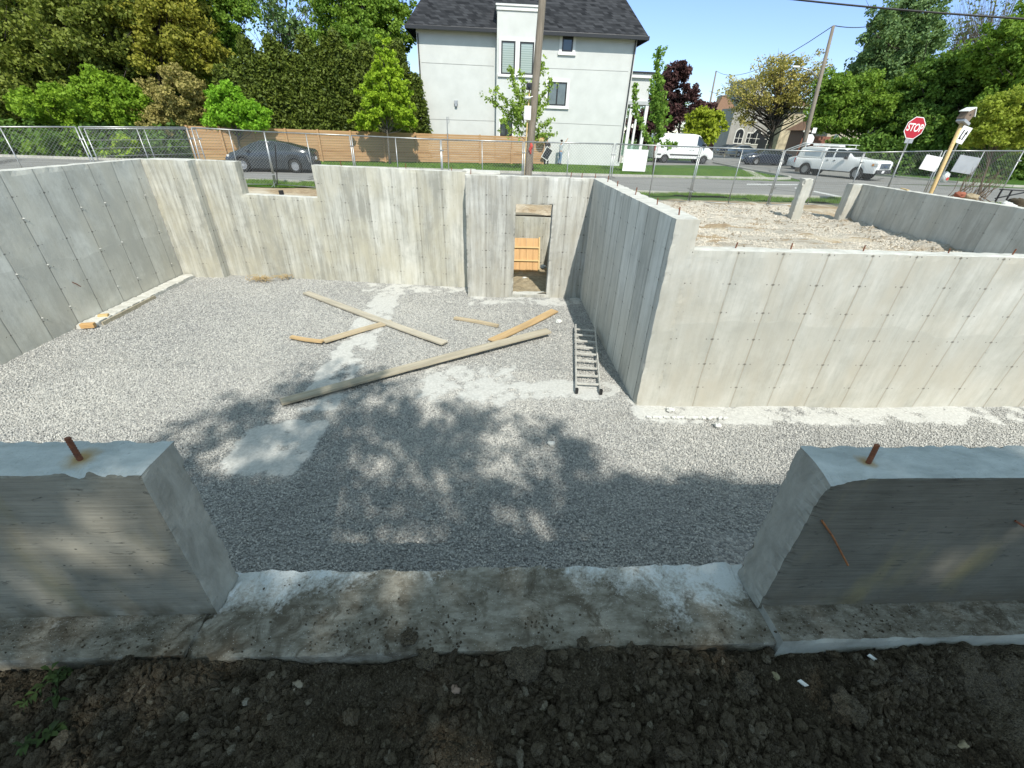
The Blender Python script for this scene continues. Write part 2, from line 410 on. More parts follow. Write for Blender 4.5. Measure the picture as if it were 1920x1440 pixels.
def rough_box(name, lx, ly, lz, mats, parent=None, loc=(0, 0, 0), rz=0.0, res=.06, chip=.012, z0=0.0, top_chip=None, holes=None, seed=0, wave=.004, endskew=None, nf=6):
    """box [0,lx]x[0,ly]x[z0,z0+lz] on a fine grid with worn edges. mats = (face material, top material, end material).
    holes: list of (x0,x1,za,zb) openings through the thickness"""
    def lines(a, b, extra=()):
        n = max(1, int(round((b-a)/res))); L = set(np.round(np.linspace(a, b, n+1), 4))
        for e in extra:
            near = min(L, key=lambda q: abs(q-e))
            if abs(near-e) < res*.45 and near not in (a, b): L.discard(near)
            L.add(round(e, 4))
        return sorted(L)
    holes = holes or []
    xs = lines(0, lx, [h for q in holes for h in q[:2] if 0 < h < lx])
    zs = lines(z0, z0+lz, [h for q in holes for h in q[2:] if z0 < h < z0+lz])
    ny = max(1, int(round(ly/max(res, ly/4)))); ys = list(np.linspace(0, ly, ny+1))
    nx, nz = len(xs), len(zs); cell = np.ones((nx-1, nz-1), bool)
    for i in range(nx-1):
        for k in range(nz-1):
            cx = (xs[i]+xs[i+1])/2; cz = (zs[k]+zs[k+1])/2
            for (a, b, c, d) in holes:
                if a < cx < b and c < cz < d: cell[i, k] = False
    vid = {}; V = []; F = []; MI = []; E = []
    def v(i, j, k):
        q = (i, j, k)
        if q not in vid:
            vid[q] = len(V); V.append([xs[i], ys[j], zs[k]])
            E.append(q)
        return vid[q]
    def solid(i, k): return 0 <= i < nx-1 and 0 <= k < nz-1 and cell[i, k]
    for i in range(nx-1):
        for k in range(nz-1):
            if not cell[i, k]: continue
            F.append((v(i, 0, k), v(i+1, 0, k), v(i+1, 0, k+1), v(i, 0, k+1))); MI.append(0)
            F.append((v(i, ny, k), v(i, ny, k+1), v(i+1, ny, k+1), v(i+1, ny, k))); MI.append(0)
            for j in range(ny):
                if not solid(i, k+1): F.append((v(i, j, k+1), v(i+1, j, k+1), v(i+1, j+1, k+1), v(i, j+1, k+1))); MI.append(1)
                if not solid(i, k-1): F.append((v(i, j, k), v(i, j+1, k), v(i+1, j+1, k), v(i+1, j, k))); MI.append(0)
                if not solid(i-1, k): F.append((v(i, j, k), v(i, j, k+1), v(i, j+1, k+1), v(i, j+1, k))); MI.append(2)
                if not solid(i+1, k): F.append((v(i+1, j, k), v(i+1, j+1, k), v(i+1, j+1, k+1), v(i+1, j, k+1))); MI.append(2)
    V = np.array(V); E = np.array(E)
    n1 = fbm(V[:, 0]*nf+seed*7.7, V[:, 2]*nf, V[:, 1]*9, 4); n2 = fbm(V[:, 0]*21+seed, V[:, 2]*21, V[:, 1]*21+3, 3)
    # which vertices are on an edge (face meets top or an end / hole)
    onface = (E[:, 1] == 0) | (E[:, 1] == ny)
    bnd = np.zeros(len(V), bool); sx = np.zeros(len(V)); sz = np.zeros(len(V))
    for q, (i, j, k) in enumerate(E):
        c = [int(q_) for q_ in (solid(i-1, k-1), solid(i, k-1), solid(i-1, k), solid(i, k))]
        if not all(c):
            bnd[q] = True
            sx[q] = (c[1]+c[3])-(c[0]+c[2]); sz[q] = (c[2]+c[3])-(c[0]+c[1])
    e = bnd & onface
    amt = chip*np.clip(.35+.9*n1+.5*n2, 0, 2.2)
    sgn = np.where(E[:, 1] == 0, 1, -1)
    V[e, 1] += (amt*sgn)[e]; V[e, 0] += (amt*np.sign(sx))[e]*.7; V[e, 2] += (amt*np.sign(sz))[e]*.7
    m = bnd & ~onface; V[m, 2] += (chip*.35*n1*np.abs(np.sign(sz)))[m]
    V[:, 1] += np.where(onface & ~bnd, wave*fbm(V[:, 0]*1.3+seed, V[:, 2]*1.3, 0, 3), 0)
    if endskew: V = endskew(V)
    me = bpy.data.meshes.new(name); me.from_pydata([tuple(x) for x in V], [], F)
    for mm in mats: me.materials.append(mm)
    me.polygons.foreach_set('material_index', MI); me.update()
    o = bpy.data.objects.new(name, me); COL.objects.link(o); o.location = loc; o.rotation_euler = (0, 0, rz)
    if parent: o.parent = parent
    return o
def copy_tree(o, parent=None):
    c = o.copy(); COL.objects.link(c); c.parent = parent
    for ch in [q for q in bpy.data.objects if q.parent == o]: copy_tree(ch, c)
    return c

FLOOR = -1.35
# ================================================================ GROUND AND ROADS
def mk_dirt():
    g = NG('site_dirt'); p = g.pos(); s = g.sep(p)
    n1 = g.noise(p, .5, 6, .6, .4); n2 = g.noise(p, 4, 6, .7); n3 = g.vor(p, 14)
    col = g.mix(g.ramp(n2, .35, .65), (.42, .33, .22), (.27, .20, .13))
    col = g.mix(g.ramp(n1, .47, .6), col, (.50, .44, .35))
    # grass further from the works
    gr = g.ma('ADD', s[1], g.ma('MULTIPLY', g.ma('SUBTRACT', g.noise(p, 1.1, 4), .5), 2.4))
    gcol = g.mix(g.ramp(n2, .3, .7), (.05, .105, .022), (.085, .15, .035))
    col = g.mix(g.ramp(gr, 18.5, 19.1), col, gcol)
    return g.out(col, .95, g.bump(g.ma('ADD', n2, g.ma('MULTIPLY', n3.outputs[0], .5)), 1, .06), 0, .1)
def mk_asphalt():
    g = NG('asphalt'); p = g.pos(); s = g.sep(p)
    n = g.noise(g.scale(p, (.25, 1.6, 1)), 1.0, 5, .6); f = g.noise(p, 40, 3)
    col = g.mix(g.ramp(n, .35, .65), (.20, .195, .185), (.27, .265, .255))
    col = g.mix(g.ma('MULTIPLY', g.ramp(f, .4, .7), .3), col, (.12, .12, .115))
    cr = g.ramp(g.vor(g.scale(p, (.5, 1, 1)), .25, 'DISTANCE_TO_EDGE').outputs[0], .012, .004)
    col = g.mix(g.ma('MULTIPLY', cr, .6), col, (.05, .05, .05))
    return g.out(col, .9, g.bump(f, .5, .01), 0, .2)
def mk_grass():
    g = NG('lawn_grass'); p = g.pos(); n = g.noise(p, 1.2, 5, .6); f = g.noise(p, 22, 4, .7)
    col = g.mix(g.ramp(n, .35, .65), (.055, .13, .020), (.085, .165, .030))
    col = g.mix(g.ramp(f, .4, .7), col, (.035, .085, .014))
    col = g.mix(g.ma('MULTIPLY', g.ramp(g.noise(p, .35, 4), .58, .68), .4), col, (.18, .17, .07))
    return g.out(col, .95, g.bump(f, 1, .05), 0, .1)
M_dirt = mk_dirt(); M_asph = mk_asphalt(); M_grass = mk_grass()
M_kerb = simple('kerb_concrete', (.46, .44, .39), (.34, .325, .285), 2.5, .85, .3, .01, obj=False)
M_paint = simple('road_paint', (.62, .62, .60), (.42, .42, .41), 2, .7, obj=False)

HX0, HX1, HY0, HY1 = -8.42, 16.0, 1.07, 12.2     # rectangle of the excavation in the ground sheet
def dense(a, b, s): return list(np.arange(a, b, s))
gx = [-900, -400, -200, -120, -70, -40, -28, -20]+dense(-16, HX0, .35)+[HX0]+dense(HX0+.35, HX1, .35)+[HX1, 18, 21, 26, 34, 50, 80, 140, 250, 500, 900]
gy = [-400, -100, -40, -20, -10, -6, -4, -2, -1, 0, .55, HY0]+dense(HY0+.4, HY1, .4)+[HY1]+dense(HY1+.3, 20.4, .3)+[20.6, 30, 45, 70, 120, 250, 500, 1000, 2200]
def ground_z(X, Y):
    d = (X > -30) & (X < 20) & (Y > HY0-.1) & (Y < 20.4)
    m = (.10*fbm(X*.6, Y*.6, 0, 3)+.035*fbm(X*3, Y*3, 2, 2))*np.clip((19.5-Y)/2, 0, 1)
    mound = .34*np.exp(-(((X-.8)/2.2)**2+((Y-14.6)/.55)**2))
    return np.where(d, np.clip(m, -.08, .16)+mound, 0.0)-.01-np.where((Y < HY0+.05) & (abs(X) < 7), .12, 0)
def notpit(x, y):
    pit = (x > HX0) & (x < HX1) & (y > HY0) & (y < HY1)
    upper = (x > 2.5) & (y > 5.6)
    behind = (x > -.57) & (x <= 2.5) & (y > 12.0)
    well = (x > -.6) & (x < 2.3) & (y < 14.05) & (y > 11)
    return (~pit | upper | behind) & ~well
tag(grid_mesh('ground', np.array(sorted(set(gx))), np.array(sorted(set(gy))), ground_z, M_dirt, keep=notpit), kind='structure')

poly_sheet('road', [(-300, 20.6), (300, 20.6), (300, 29.9), (22.9, 29.7), (7, 28.8), (-300, 28.4)], .004, M_asph)
side = [(20.4, 29.3), (34.5, 30.6), (32.5, 34), (31.5, 38), (31.5, 44), (33, 55), (48, 110), (90, 260), (70, 260), (26, 60), (22.6, 48), (21.6, 38), (21.3, 33)]
poly_sheet('side_road', side, .008, M_asph)
poly_sheet('driveway', [gz(1180, 310), gz(1240, 300), gz(1345, 303), gz(1410, 312), gz(1300, 310)], .014, M_asph)
# lawns
poly_sheet('lawn', [(-60, 28.9), (7, 28.9), (13, 29.7), (18.6, 30.5), (20.6, 31.6), (21.0, 33), (21.3, 38), (22.2, 47), (18.4, 46.6), (13, 41), (12, 60), (-60, 60)], .012, M_grass)
poly_sheet('far_lawn', [(34.9, 31.0), (33, 34.3), (32, 38), (32, 44), (33.6, 55), (49, 110), (200, 200), (300, 31)], .012, M_grass)
vx = np.linspace(-40, 40, 300)
# verge of grass between the site and the road
grid_mesh('verge', np.linspace(-45, 45, 361), np.linspace(18.6, 20.45, 15), lambda X, Y: .03+.05*fbm(X*1.2, Y*1.2, 1, 4), M_grass, keep=lambda x, y: (y > 18.95+.4*fbm(x*.6, y*0, 3, 3)) & ~((x > 5) & (x < 11.2) & (y < 19.9+.3*fbm(x*2, y*2, 5, 2))))['kind'] = 'structure'
def kerb(name, pts, w=.16, h=.13, up=.0):
    mb = MB()
    for a, b in zip(pts[:-1], pts[1:]):
        mb.bar((a[0], a[1], h/2-.03+up), (b[0], b[1], h/2-.03+up), w, h+.06)
    return tag(mb.build(name, M_kerb), kind='structure')
kerb('kerb', [(-60, 28.45), (7, 28.75), (13, 29.5), (18.7, 30.3), (20.3, 31.1), (20.95, 32.2), (21.2, 35), (21.5, 39), (22.5, 47.5)])
kerb('kerb', [(300, 30.5), (36, 30.7), (33.6, 32.3), (32.2, 36), (31.9, 44), (33.5, 55)])
kerb('near_kerb', [(-60, 20.5), (60, 20.5)])
poly_sheet('footpath', [(16.5, 30.35), (18.6, 30.45), (22.0, 39.5), (21.5, 39.8), (18.7, 32.6)], .022, M_kerb)
for p in ([gz(1400, 345), gz(1503, 345.5), gz(1503, 347.5), gz(1400, 347)], [gz(1527, 358), gz(1580, 369), gz(1576, 371), gz(1524, 360)], [gz(1490, 352), gz(1510, 352), gz(1510, 354), gz(1490, 354)]):
    poly_sheet('road_marking', p, .012, M_paint)

# ================================================================ GRAVEL FLOOR OF THE BASEMENT
def floor_patch(x, y):
    """0..1: how much pale concrete dust / footing shows through the gravel"""
    n = fbm(x*3.2, y*3.2, 1, 4)*.55; n2 = fbm(x*9, y*9, 2, 3)
    def rect(x0, x1, y0, y1, e=.12):
        return np.clip(np.minimum(np.minimum(x-x0, x1-x), np.minimum(y-y0, y1-y))/e+.5, 0, 1)
    a = rect(-3.32, -2.33, 3.98, 5.0, .15)*1.0
    ux = x-(-2.60+(y-5.78)*.02)
    b = rect(-.36, .32, 5.3, 10.7, .16) if False else np.clip((.36-np.abs(ux))/.14+.3, 0, 1)*((y > 5.3) & (y < 10.8))*.78
    c = rect(-1.15, 0.35, 5.55, 6.65, .3)*.72
    d = rect(-.2, 2.2, 5.62, 6.15, .14)*.85
    e = rect(2.2, 20, 4.98, 5.6, .1)*.72
    f = rect(-.45, 2.2, 9.75, 10.35, .14)*.45
    g = rect(-8.2, -7.5, 2, 8.0, .5)*.0
    h = rect(-3.2, -.5, 10.65, 11.2, .2)*.5
    m = np.maximum.reduce([a, b, c, d, e, f, g, h])
    return np.clip(m*1.05+n*(m > .02)*.95+n2*.55*(m > .02), 0, 1)*(m > .02)
def mk_gravel():
    g = NG('crushed_stone'); p = g.pos()
    oi = g.n('ShaderNodeObjectInfo').outputs['Random']
    at_ = g.n('ShaderNodeAttribute', attribute_name='patch').outputs['Fac']
    v = g.vor(p, 34)
    sp = g.sep(v.outputs['Color'])[0]
    col = g.mix(sp, (.20, .20, .198), (.44, .435, .415))
    big = g.noise(p, .45, 4, .6)
    col = g.mix(g.ma('MULTIPLY', g.ramp(big, .4, .65), .35), col, (.47, .46, .43))
    dust = g.noise(p, 26, 4, .7)
    dc = g.mix(g.ramp(dust, .3, .7), (.40, .395, .375), (.58, .575, .55))
    col = g.mix(g.ramp(g.ma('ADD', at_, g.ma('MULTIPLY', g.ma('SUBTRACT', dust, .5), .7)), .35, .6), col, dc)
    h = g.ma('ADD', g.ma('MULTIPLY', g.ma('SUBTRACT', 1, g.ramp(v.outputs[0], 0, .7)), g.ma('SUBTRACT', 1, at_, clamp=True)), g.ma('MULTIPLY', dust, .3))
    return g.out(col, .9, g.bump(h, 1, .02), 0, .15)
def mk_stone():
    g = NG('gravel_stone')
    r = g.n('ShaderNodeObjectInfo').outputs['Random']
    p = g.pos(); big = g.noise(p, .5, 3)
    o = g.n('ShaderNodeValToRGB'); g.put(o.inputs[0], r)
    e = o.color_ramp.elements
    e[0].position = 0; e[0].color = (.20, .20, .205, 1); e[1].position = 1; e[1].color = (.60, .585, .545, 1)
    for ps, c in ((.3, (.31, .309, .305)), (.7, (.42, .415, .40)), (.9, (.50, .49, .465))):
        q = e.new(ps); q.color = (*c, 1)
    n = g.noise(g.obj(), 3, 3)
    col = g.mix(g.ma('MULTIPLY', g.ramp(n, .4, .65), .3), o.outputs[0], (.58, .565, .52))
    bn = g.noise(p, .42, 5, .6, .5); col = g.mix(g.ramp(bn, .42, .62, 0, .55), col, g.mix(.5, col, (.62, .60, .55)))
    dm = g.noise(g.scale(p, (1, 1.4, 1)), .9, 5, .65, .6); col = g.mix(g.ramp(dm, .56, .68, 0, .4), col, g.mix(.5, col, (.17, .165, .15)))
    return g.out(col, .85, None, 0, .2)
M_gravel = mk_gravel(); M_stone = mk_stone()
def pit_z(X, Y):
    return FLOOR-.018+.018*fbm(X*.9, Y*.9, 3, 3)+.03*np.clip(fbm(X*.35, Y*.35, 5, 2), -.5, 1)
def in_pit(x, y):
    return ((y > 1.4) & (y < 5.5) & (x > -8.3) & (x < 15)) | ((x > -8.3) & (x < 2.35) & (y > 5.4) & (y < 12.1) & ((x < -.5) | (y < 10.4)))
fl = grid_mesh('gravel_floor', np.arange(-8.3, 15.01, .06), np.arange(1.35, 12.2, .06), lambda X, Y: pit_z(X, Y)+.018*floor_patch(X, Y), M_gravel, keep=in_pit)
tag(fl, kind='structure')
co = np.empty(len(fl.data.vertices)*3, np.float32); fl.data.vertices.foreach_get('co', co); co = co.reshape(-1, 3)
a = fl.data.attributes.new('patch', 'FLOAT', 'POINT'); a.data.foreach_set('value', floor_patch(co[:, 0].astype(float), co[:, 1].astype(float)).astype(np.float32))

def scatter(name, pts, smin, smax, mat, label=None, flat=.7, subdiv=1, cat=None, kind='stuff'):
    """many small stones as one object: instances of a faceted pebble on the given points"""
    me = bpy.data.meshes.new(name); me.vertices.add(len(pts)); me.vertices.foreach_set('co', np.asarray(pts, np.float32).ravel()); me.update()
    o = bpy.data.objects.new(name, me); COL.objects.link(o); me.materials.append(mat)
    ng = bpy.data.node_groups.new(name+'_nodes', 'GeometryNodeTree')
    ng.interface.new_socket('Geometry', in_out='INPUT', socket_type='NodeSocketGeometry')
    ng.interface.new_socket('Geometry', in_out='OUTPUT', socket_type='NodeSocketGeometry')
    N = ng.nodes.new; Lk = ng.links.new
    gi = N('NodeGroupInput'); go = N('NodeGroupOutput')
    ins = N('GeometryNodeInstanceOnPoints')
    ico = N('GeometryNodeMeshIcoSphere'); ico.inputs['Radius'].default_value = 1.0; ico.inputs['Subdivisions'].default_value = subdiv
    geo = N('GeometryNodeJoinGeometry') if False else None
    sm = N('GeometryNodeSetMaterial'); sm.inputs['Material'].default_value = mat
    # knobbly pebble
    sp = N('GeometryNodeSetPosition'); nz = N('ShaderNodeTexNoise'); nz.inputs['Scale'].default_value = 1.4; nz.inputs['Detail'].default_value = 2
    ps = N('GeometryNodeInputPosition'); Lk(ps.outputs[0], nz.inputs['Vector'])
    vm = N('ShaderNodeVectorMath'); vm.operation = 'SUBTRACT'; Lk(nz.outputs['Color'], vm.inputs[0]); vm.inputs[1].default_value = (.5, .5, .5)
    vs = N('ShaderNodeVectorMath'); vs.operation = 'SCALE'; Lk(vm.outputs[0], vs.inputs[0]); vs.inputs['Scale'].default_value = 1.5
    Lk(ico.outputs[0], sp.inputs['Geometry']); Lk(vs.outputs[0], sp.inputs['Offset'])
    Lk(sp.outputs[0], sm.inputs[0]); Lk(sm.outputs[0], ins.inputs['Instance'])
    Lk(gi.outputs[0], ins.inputs['Points'])
    rr = N('FunctionNodeRandomValue'); rr.data_type = 'FLOAT_VECTOR'; rr.inputs[0].default_value = (0, 0, 0); rr.inputs[1].default_value = (6.28, 6.28, 6.28)
    Lk(rr.outputs[0], ins.inputs['Rotation'])
    rs = N('FunctionNodeRandomValue'); rs.data_type = 'FLOAT_VECTOR'; rs.inputs[0].default_value = (smin, smin, smin*flat); rs.inputs[1].default_value = (smax, smax, smax*flat)
    rs.inputs['Seed'].default_value = 5
    Lk(rs.outputs[0], ins.inputs['Scale'])
    Lk(ins.outputs[0], go.inputs[0])
    md = o.modifiers.new('scatter', 'NODES'); md.node_group = ng
    tag(o, kind=kind, label=label, cat=cat)
    return o
def make_stones():
    out = []
    # density falls with distance: far stones are below a pixel, the sheet itself carries them
    for (x0, x1, y0, y1, dens) in ((-7.0, 2.3, 1.5, 6.5, 3300), (2.3, 9.5, 3.0, 5.4, 2600), (-8.25, 2.25, 6.5, 11.6, 1500), (-8.25, -7.0, 2.5, 6.5, 1800)):
        n = int((x1-x0)*(y1-y0)*dens); x = RNG.uniform(x0, x1, n); y = RNG.uniform(y0, y1, n)
        k = in_pit(x, y) & (RNG.random(n) > floor_patch(x, y)*1.25-.02)
        # keep out of what the camera cannot see: behind the two front wall pieces
        x = x[k]; y = y[k]; z = pit_z(x, y)+RNG.uniform(-.002, .012, len(x))
        out.append(np.stack([x, y, z], 1))
    return np.concatenate(out)
scatter('gravel', make_stones(), .0065, .0150, M_stone, label='grey crushed stone covering the basement floor')

# ================================================================ FOUNDATION WALLS
HT = 1.42      # top of the high walls
def dowels(parent, pts, ztop, h=.10, name='rebar_dowel'):
    for (x, y) in pts:
        mb = MB(); lx = random.uniform(-.012, .012); ly = random.uniform(-.012, .012)
        mb.tube([(x, y, ztop-.02), (x+lx, y+ly, ztop+h*random.uniform(.75, 1.2))], .009, 6)
        mb.build(name, M_rust, parent)
# left wall (runs along Y; local x = world Y reversed)
LWl = 10.9
lw = rough_box('foundation_wall', LWl, .24, HT-FLOOR+.1, (MC_left, MC_cap, MC_left), loc=(-8.2, .9, 0), rz=R(90), z0=FLOOR-.1, res=.09, chip=.012, seed=1)
tag(lw, 'tall blue grey concrete wall along the left side of the pit', 'concrete wall')
dowels(lw, [(5.1, .12), (5.9, .12), (6.8, .12), (3.9, .12)], HT)
for (y_, z_, l_) in ((2.9, -.15, .16), (7.6, -.55, .12)):
    mb = MB(); mb.tube([(y_, -.004, z_), (y_+.05, -.03, z_-l_*.5), (y_+.09, -.035, z_-l_)], .008, 6); mb.build('rebar_scrap', M_rust, lw)
for i in range(12):
    for z_ in (-.94, -.13, .68):
        y_ = (round((1.2+i*.61*1.5)/.61))*.61+random.uniform(-.01, .01)
        if y_ < 10.4: mb = MB(); mb.tube([(y_, .002, z_), (y_+.01, -.022, z_-.004)], [.016, .007], 6); mb.build('tie_end', MC_cap, lw)
# surface fins / dents of the left wall: short rebar scrap stuck to it
# back wall left part: proud stub, then the long wall, with a notch for a window
bl = rough_box('foundation_wall', 1.05, .62, HT-FLOOR+.1, (MC_back, MC_cap, MC_left), loc=(-8.2, 11.55, 0), rz=0, z0=FLOOR-.1, res=.09, chip=.01, seed=2)
tag(bl, 'narrow pale wall section standing proud in the far left corner', 'concrete wall')
A = Vector((-7.2, 11.86)); B = Vector((-.57, 10.98)); dv = B-A; ang = math.atan2(dv.y, dv.x); LL = dv.length
def loc_on(px, top=HT):                     # distance along that wall of a photo column at its top
    best = None
    for i in range(2000):
        t = LL*i/1999; p = A+dv.normalized()*t
        v = np.array([p.x, p.y, top-CAM_H]); xx = (v@_R2)/(v@_F)*FPX+960
        if best is None or abs(xx-px) < best[0]: best = (abs(xx-px), t)
    return best[1]
n0, n1 = loc_on(450, .95), loc_on(591, .95)
bw = rough_box('foundation_wall', LL, .25, HT-FLOOR+.1, (MC_back, MC_cap, MC_back), loc=(A.x, A.y, 0), rz=ang, z0=FLOOR-.1, res=.08, chip=.014, seed=3, holes=[(n0, n1, .70, 9)])
tag(bw, 'long stained concrete wall at the back of the pit with a window notch', 'concrete wall')
dowels(bw, [(loc_on(758), .12), (loc_on(636), .12), (loc_on(845), .12)], HT)
mbx = MB(); mbx.box(LL-.10, LL+.18, .02, .24, HT+.002, HT+.05); mbx.build('block_cap', MC_cap, bw, bevel=.01)
# bay wall with the doorway
bay = rough_box('foundation_wall', 3.15, .25, HT-FLOOR+.1, (MC_bay, MC_cap, MC_bay), loc=(-.57, 10.3, 0), rz=0, z0=FLOOR-.1, res=.06, chip=.018, seed=4, holes=[(1.14, 1.98, FLOOR+.09, .85)])
tag(bay, 'pale concrete wall around the narrow doorway at the back', 'concrete wall')
dowels(bay, [(.12, .15), (2.35, .14), (2.6, .14), (2.9, .14)], HT)
mb = MB(); mb.box(-.57, -.32, 10.56, 11.25, FLOOR, HT-.003); 
jog = mb.build('foundation_wall', MC_side, org=(-.57, 10.56, 0)); tag(jog, 'short return wall behind the left edge of the doorway wall', 'concrete wall')
mb = MB(); mb.box(-.55, .2, 10.50, 10.95, HT+.004, HT+.05)
o = mb.build('concrete_slab_piece', MC_cap, org=(-.2, 10.6, HT)); tag(o, 'thin pale concrete ledge on the wall top left of the utility pole', 'concrete ledge')
# side wall: shaded face towards -X
sw = rough_box('foundation_wall', 5.1, .33, HT-FLOOR+.1, (MC_side, MC_cap, MC_low), loc=(2.28, 10.52, 0), rz=R(-90), z0=FLOOR-.1, res=.06, chip=.014, seed=5)
sw.location = (2.28, 10.52, 0)
tag(sw, 'tall shaded concrete wall running from the doorway towards the camera', 'concrete wall')
lo = rough_box('foundation_wall', 11.5, .25, 1.05-FLOOR+.1, (MC_low, MC_cap, MC_low), loc=(2.585, 5.428, 0), z0=FLOOR-.1, res=.08, chip=.010, seed=6)
tag(lo, 'long low pale concrete wall with seams and tie marks on the right', 'concrete wall')
dowels(lo, [(gz(x, 468, 1.05).x-2.61, .17) for x in (1388, 1487, 1613, 1757, 1862)], 1.05, .07)
dowels(sw, [(10.52-y, .16) for y in (5.75, 6.6, 7.7, 8.9, 9.7)], HT)
# upper right walls of the garage
rw = rough_box('foundation_wall', 8.2, .28, 1.22+.1, (MC_far, MC_cap, MC_low), loc=(11.2, 13.84, 0), rz=R(-90), z0=-.1, res=.1, chip=.012, seed=7)
tag(rw, 'shaded grey concrete wall beyond the gravel pad on the right', 'concrete wall')
st = rough_box('wall_stub', .31, .28, 1.32, (MC_low, MC_cap, MC_far), rw, loc=(0, 0, 0), z0=-.1, res=.08, chip=.02, seed=8)
st.rotation_euler = (0, 0, R(90)); st.location = (.281, -.315, 0)
pl = rough_box('concrete_pillar', .30, .26, 1.40, (MC_low, MC_cap, MC_far), loc=(9.52, 13.84, 0), z0=-.1, res=.05, chip=.03, seed=9)
tag(pl, 'short free standing concrete pillar left of the grey garage wall', 'pillar')
mb = MB(); mb.bar((11.30, 12.1, 1.235), (11.36, 12.4, 1.25), .06, .02); tag(mb.build('wood_offcut', M_wood_gold, org=(11.3, 12.3, 1.23)), 'small pale offcut lying on top of the grey garage wall', 'offcut')

# ---- front foundation wall: two high pieces, the sill of the opening between them, the ledge in front
def skewL(V):
    return V
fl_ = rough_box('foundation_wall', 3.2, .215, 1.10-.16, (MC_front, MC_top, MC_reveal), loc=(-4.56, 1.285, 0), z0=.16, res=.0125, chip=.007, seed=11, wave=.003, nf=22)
me = fl_.data; V = np.empty(len(me.vertices)*3); me.vertices.foreach_get('co', V); V = V.reshape(-1, 3)
# spalled patch on the top front edge beside the dowel
d = np.exp(-(((V[:, 0]-3.00)/.16)**2+((V[:, 1])/.045)**2+((V[:, 2]-1.10)/.06)**2))
V[:, 2] -= d*.016*(1+1.2*fbm(V[:, 0]*30, V[:, 1]*30, V[:, 2]*30, 3)); V[:, 1] += d*.02
me.vertices.foreach_set('co', V.ravel()); me.update()
tag(fl_, 'near concrete wall piece left of the opening with dappled face', 'concrete wall')
fr_ = rough_box('foundation_wall', 3.4, .215, 1.10-.16, (MC_front_shaded, MC_top, MC_reveal), loc=(1.42, 1.245, 0), z0=.16, res=.0125, chip=.009, seed=12, wave=.003, nf=20)
me = fr_.data; V = np.empty(len(me.vertices)*3); me.vertices.foreach_get('co', V); V = V.reshape(-1, 3)
# broken arris along the near vertical edge and the corner
e = np.exp(-(V[:, 0]/.035)**2)*np.exp(-((V[:, 1])/.06)**2)
bt = np.clip(fbm(V[:, 2]*13, V[:, 1]*9, 3, 4)-.05, 0, 1)+.4*np.clip(fbm(V[:, 2]*34, V[:, 1]*30, 8, 3)-.1, 0, 1)
V[:, 0] += e*(.003+.017*bt); V[:, 1] += e*(.004+.022*bt)
c = np.exp(-((V[:, 0]/.11)**2+((V[:, 1])/.09)**2+((V[:, 2]-1.10)/.07)**2))
V[:, 2] -= c*.035*(1+.6*fbm(V[:, 0]*25, V[:, 1]*25, V[:, 2]*25, 3)); V[:, 0] += c*.02
me.vertices.foreach_set('co', V.ravel()); me.update()
tag(fr_, 'near concrete wall piece right of the opening with broken edge', 'concrete wall')
def big_dowel(parent, x, y, dx, dy, L=.095):
    mb = MB(); mb.tube([(x, y, 1.07), (x+dx*.35, y+dy*.35, 1.10+L*.45), (x+dx, y+dy, 1.10+L)], .0095, 12)
    for i in range(9):
        t = (i+.5)/9; p = Vector((x+dx*t, y+dy*t, 1.10+L*t)); mb.tube([p-Vector((0, 0, .0014)), p+Vector((0, 0, .0014))], .0108, 12)
    o = mb.build('rebar_dowel', M_rust, parent, org=parent.location); return o
def px_dowel(parent, base, tip):
    b = gz(*base, 1.10); t = at(*tip, b.y); big_dowel(parent, b.x, b.y, t.x-b.x, 0, t.z-1.10)
px_dowel(fl_, (150, 861), (126, 821)); px_dowel(fr_, (1628, 868), (1645, 834))
mb = MB()
a = gz(1540, 975, 0); 
pA = at(1541, 976, 1.243); pB = at(1590, 1060, 1.215)
mb.tube([pA, pA.lerp(pB, .35)+Vector((.004, 0, .004)), pB], .0045, 8)
mb.build('bent_wire', simple('orange_rust', (.33, .13, .04), (.16, .06, .025), 25, .8), fr_, org=fr_.location)
mb = MB(); pA = at(1903, 976, 1.243); pB = at(1925, 990, 1.22); mb.tube([pA, pB], .005, 8); mb.build('bent_wire', M_rust, fr_, org=fr_.location)
# sill and ledges
sl = rough_box('window_sill', 2.9, .44, .55, (MC_mud, MC_mud, MC_mud), loc=(-1.42, 1.085, 0), z0=-.40, res=.02, chip=.012, seed=13, wave=.006)
me = sl.data; V = np.empty(len(me.vertices)*3); me.vertices.foreach_get('co', V); V = V.reshape(-1, 3)
top = V[:, 2] > .1; V[top, 2] += .007*fbm(V[top, 0]*3.5, V[top, 1]*5, 1, 5)
lip = np.exp(-((V[:, 1]-.43)/.02)**2)*top; V[:, 2] += lip*.014*(1+1.2*fbm(V[:, 0]*14, 0*V[:, 0], 3, 3))
me.vertices.foreach_set('co', V.ravel()); me.update()
tag(sl, 'muddy concrete sill between the two near wall pieces', 'sill')
ll = rough_box('wall_ledge', 3.2, .30, .55, (MC_mud, MC_mud, MC_mud), fl_, loc=(-.09+.04, -.195, 0), z0=-.385, res=.025, chip=.012, seed=14, wave=.004)
rl = rough_box('wall_ledge', 3.4, .34, .60, (MC_reveal, MC_mud, MC_reveal), fr_, loc=(.02, -.18, 0), z0=-.40, res=.025, chip=.016, seed=15, wave=.004)
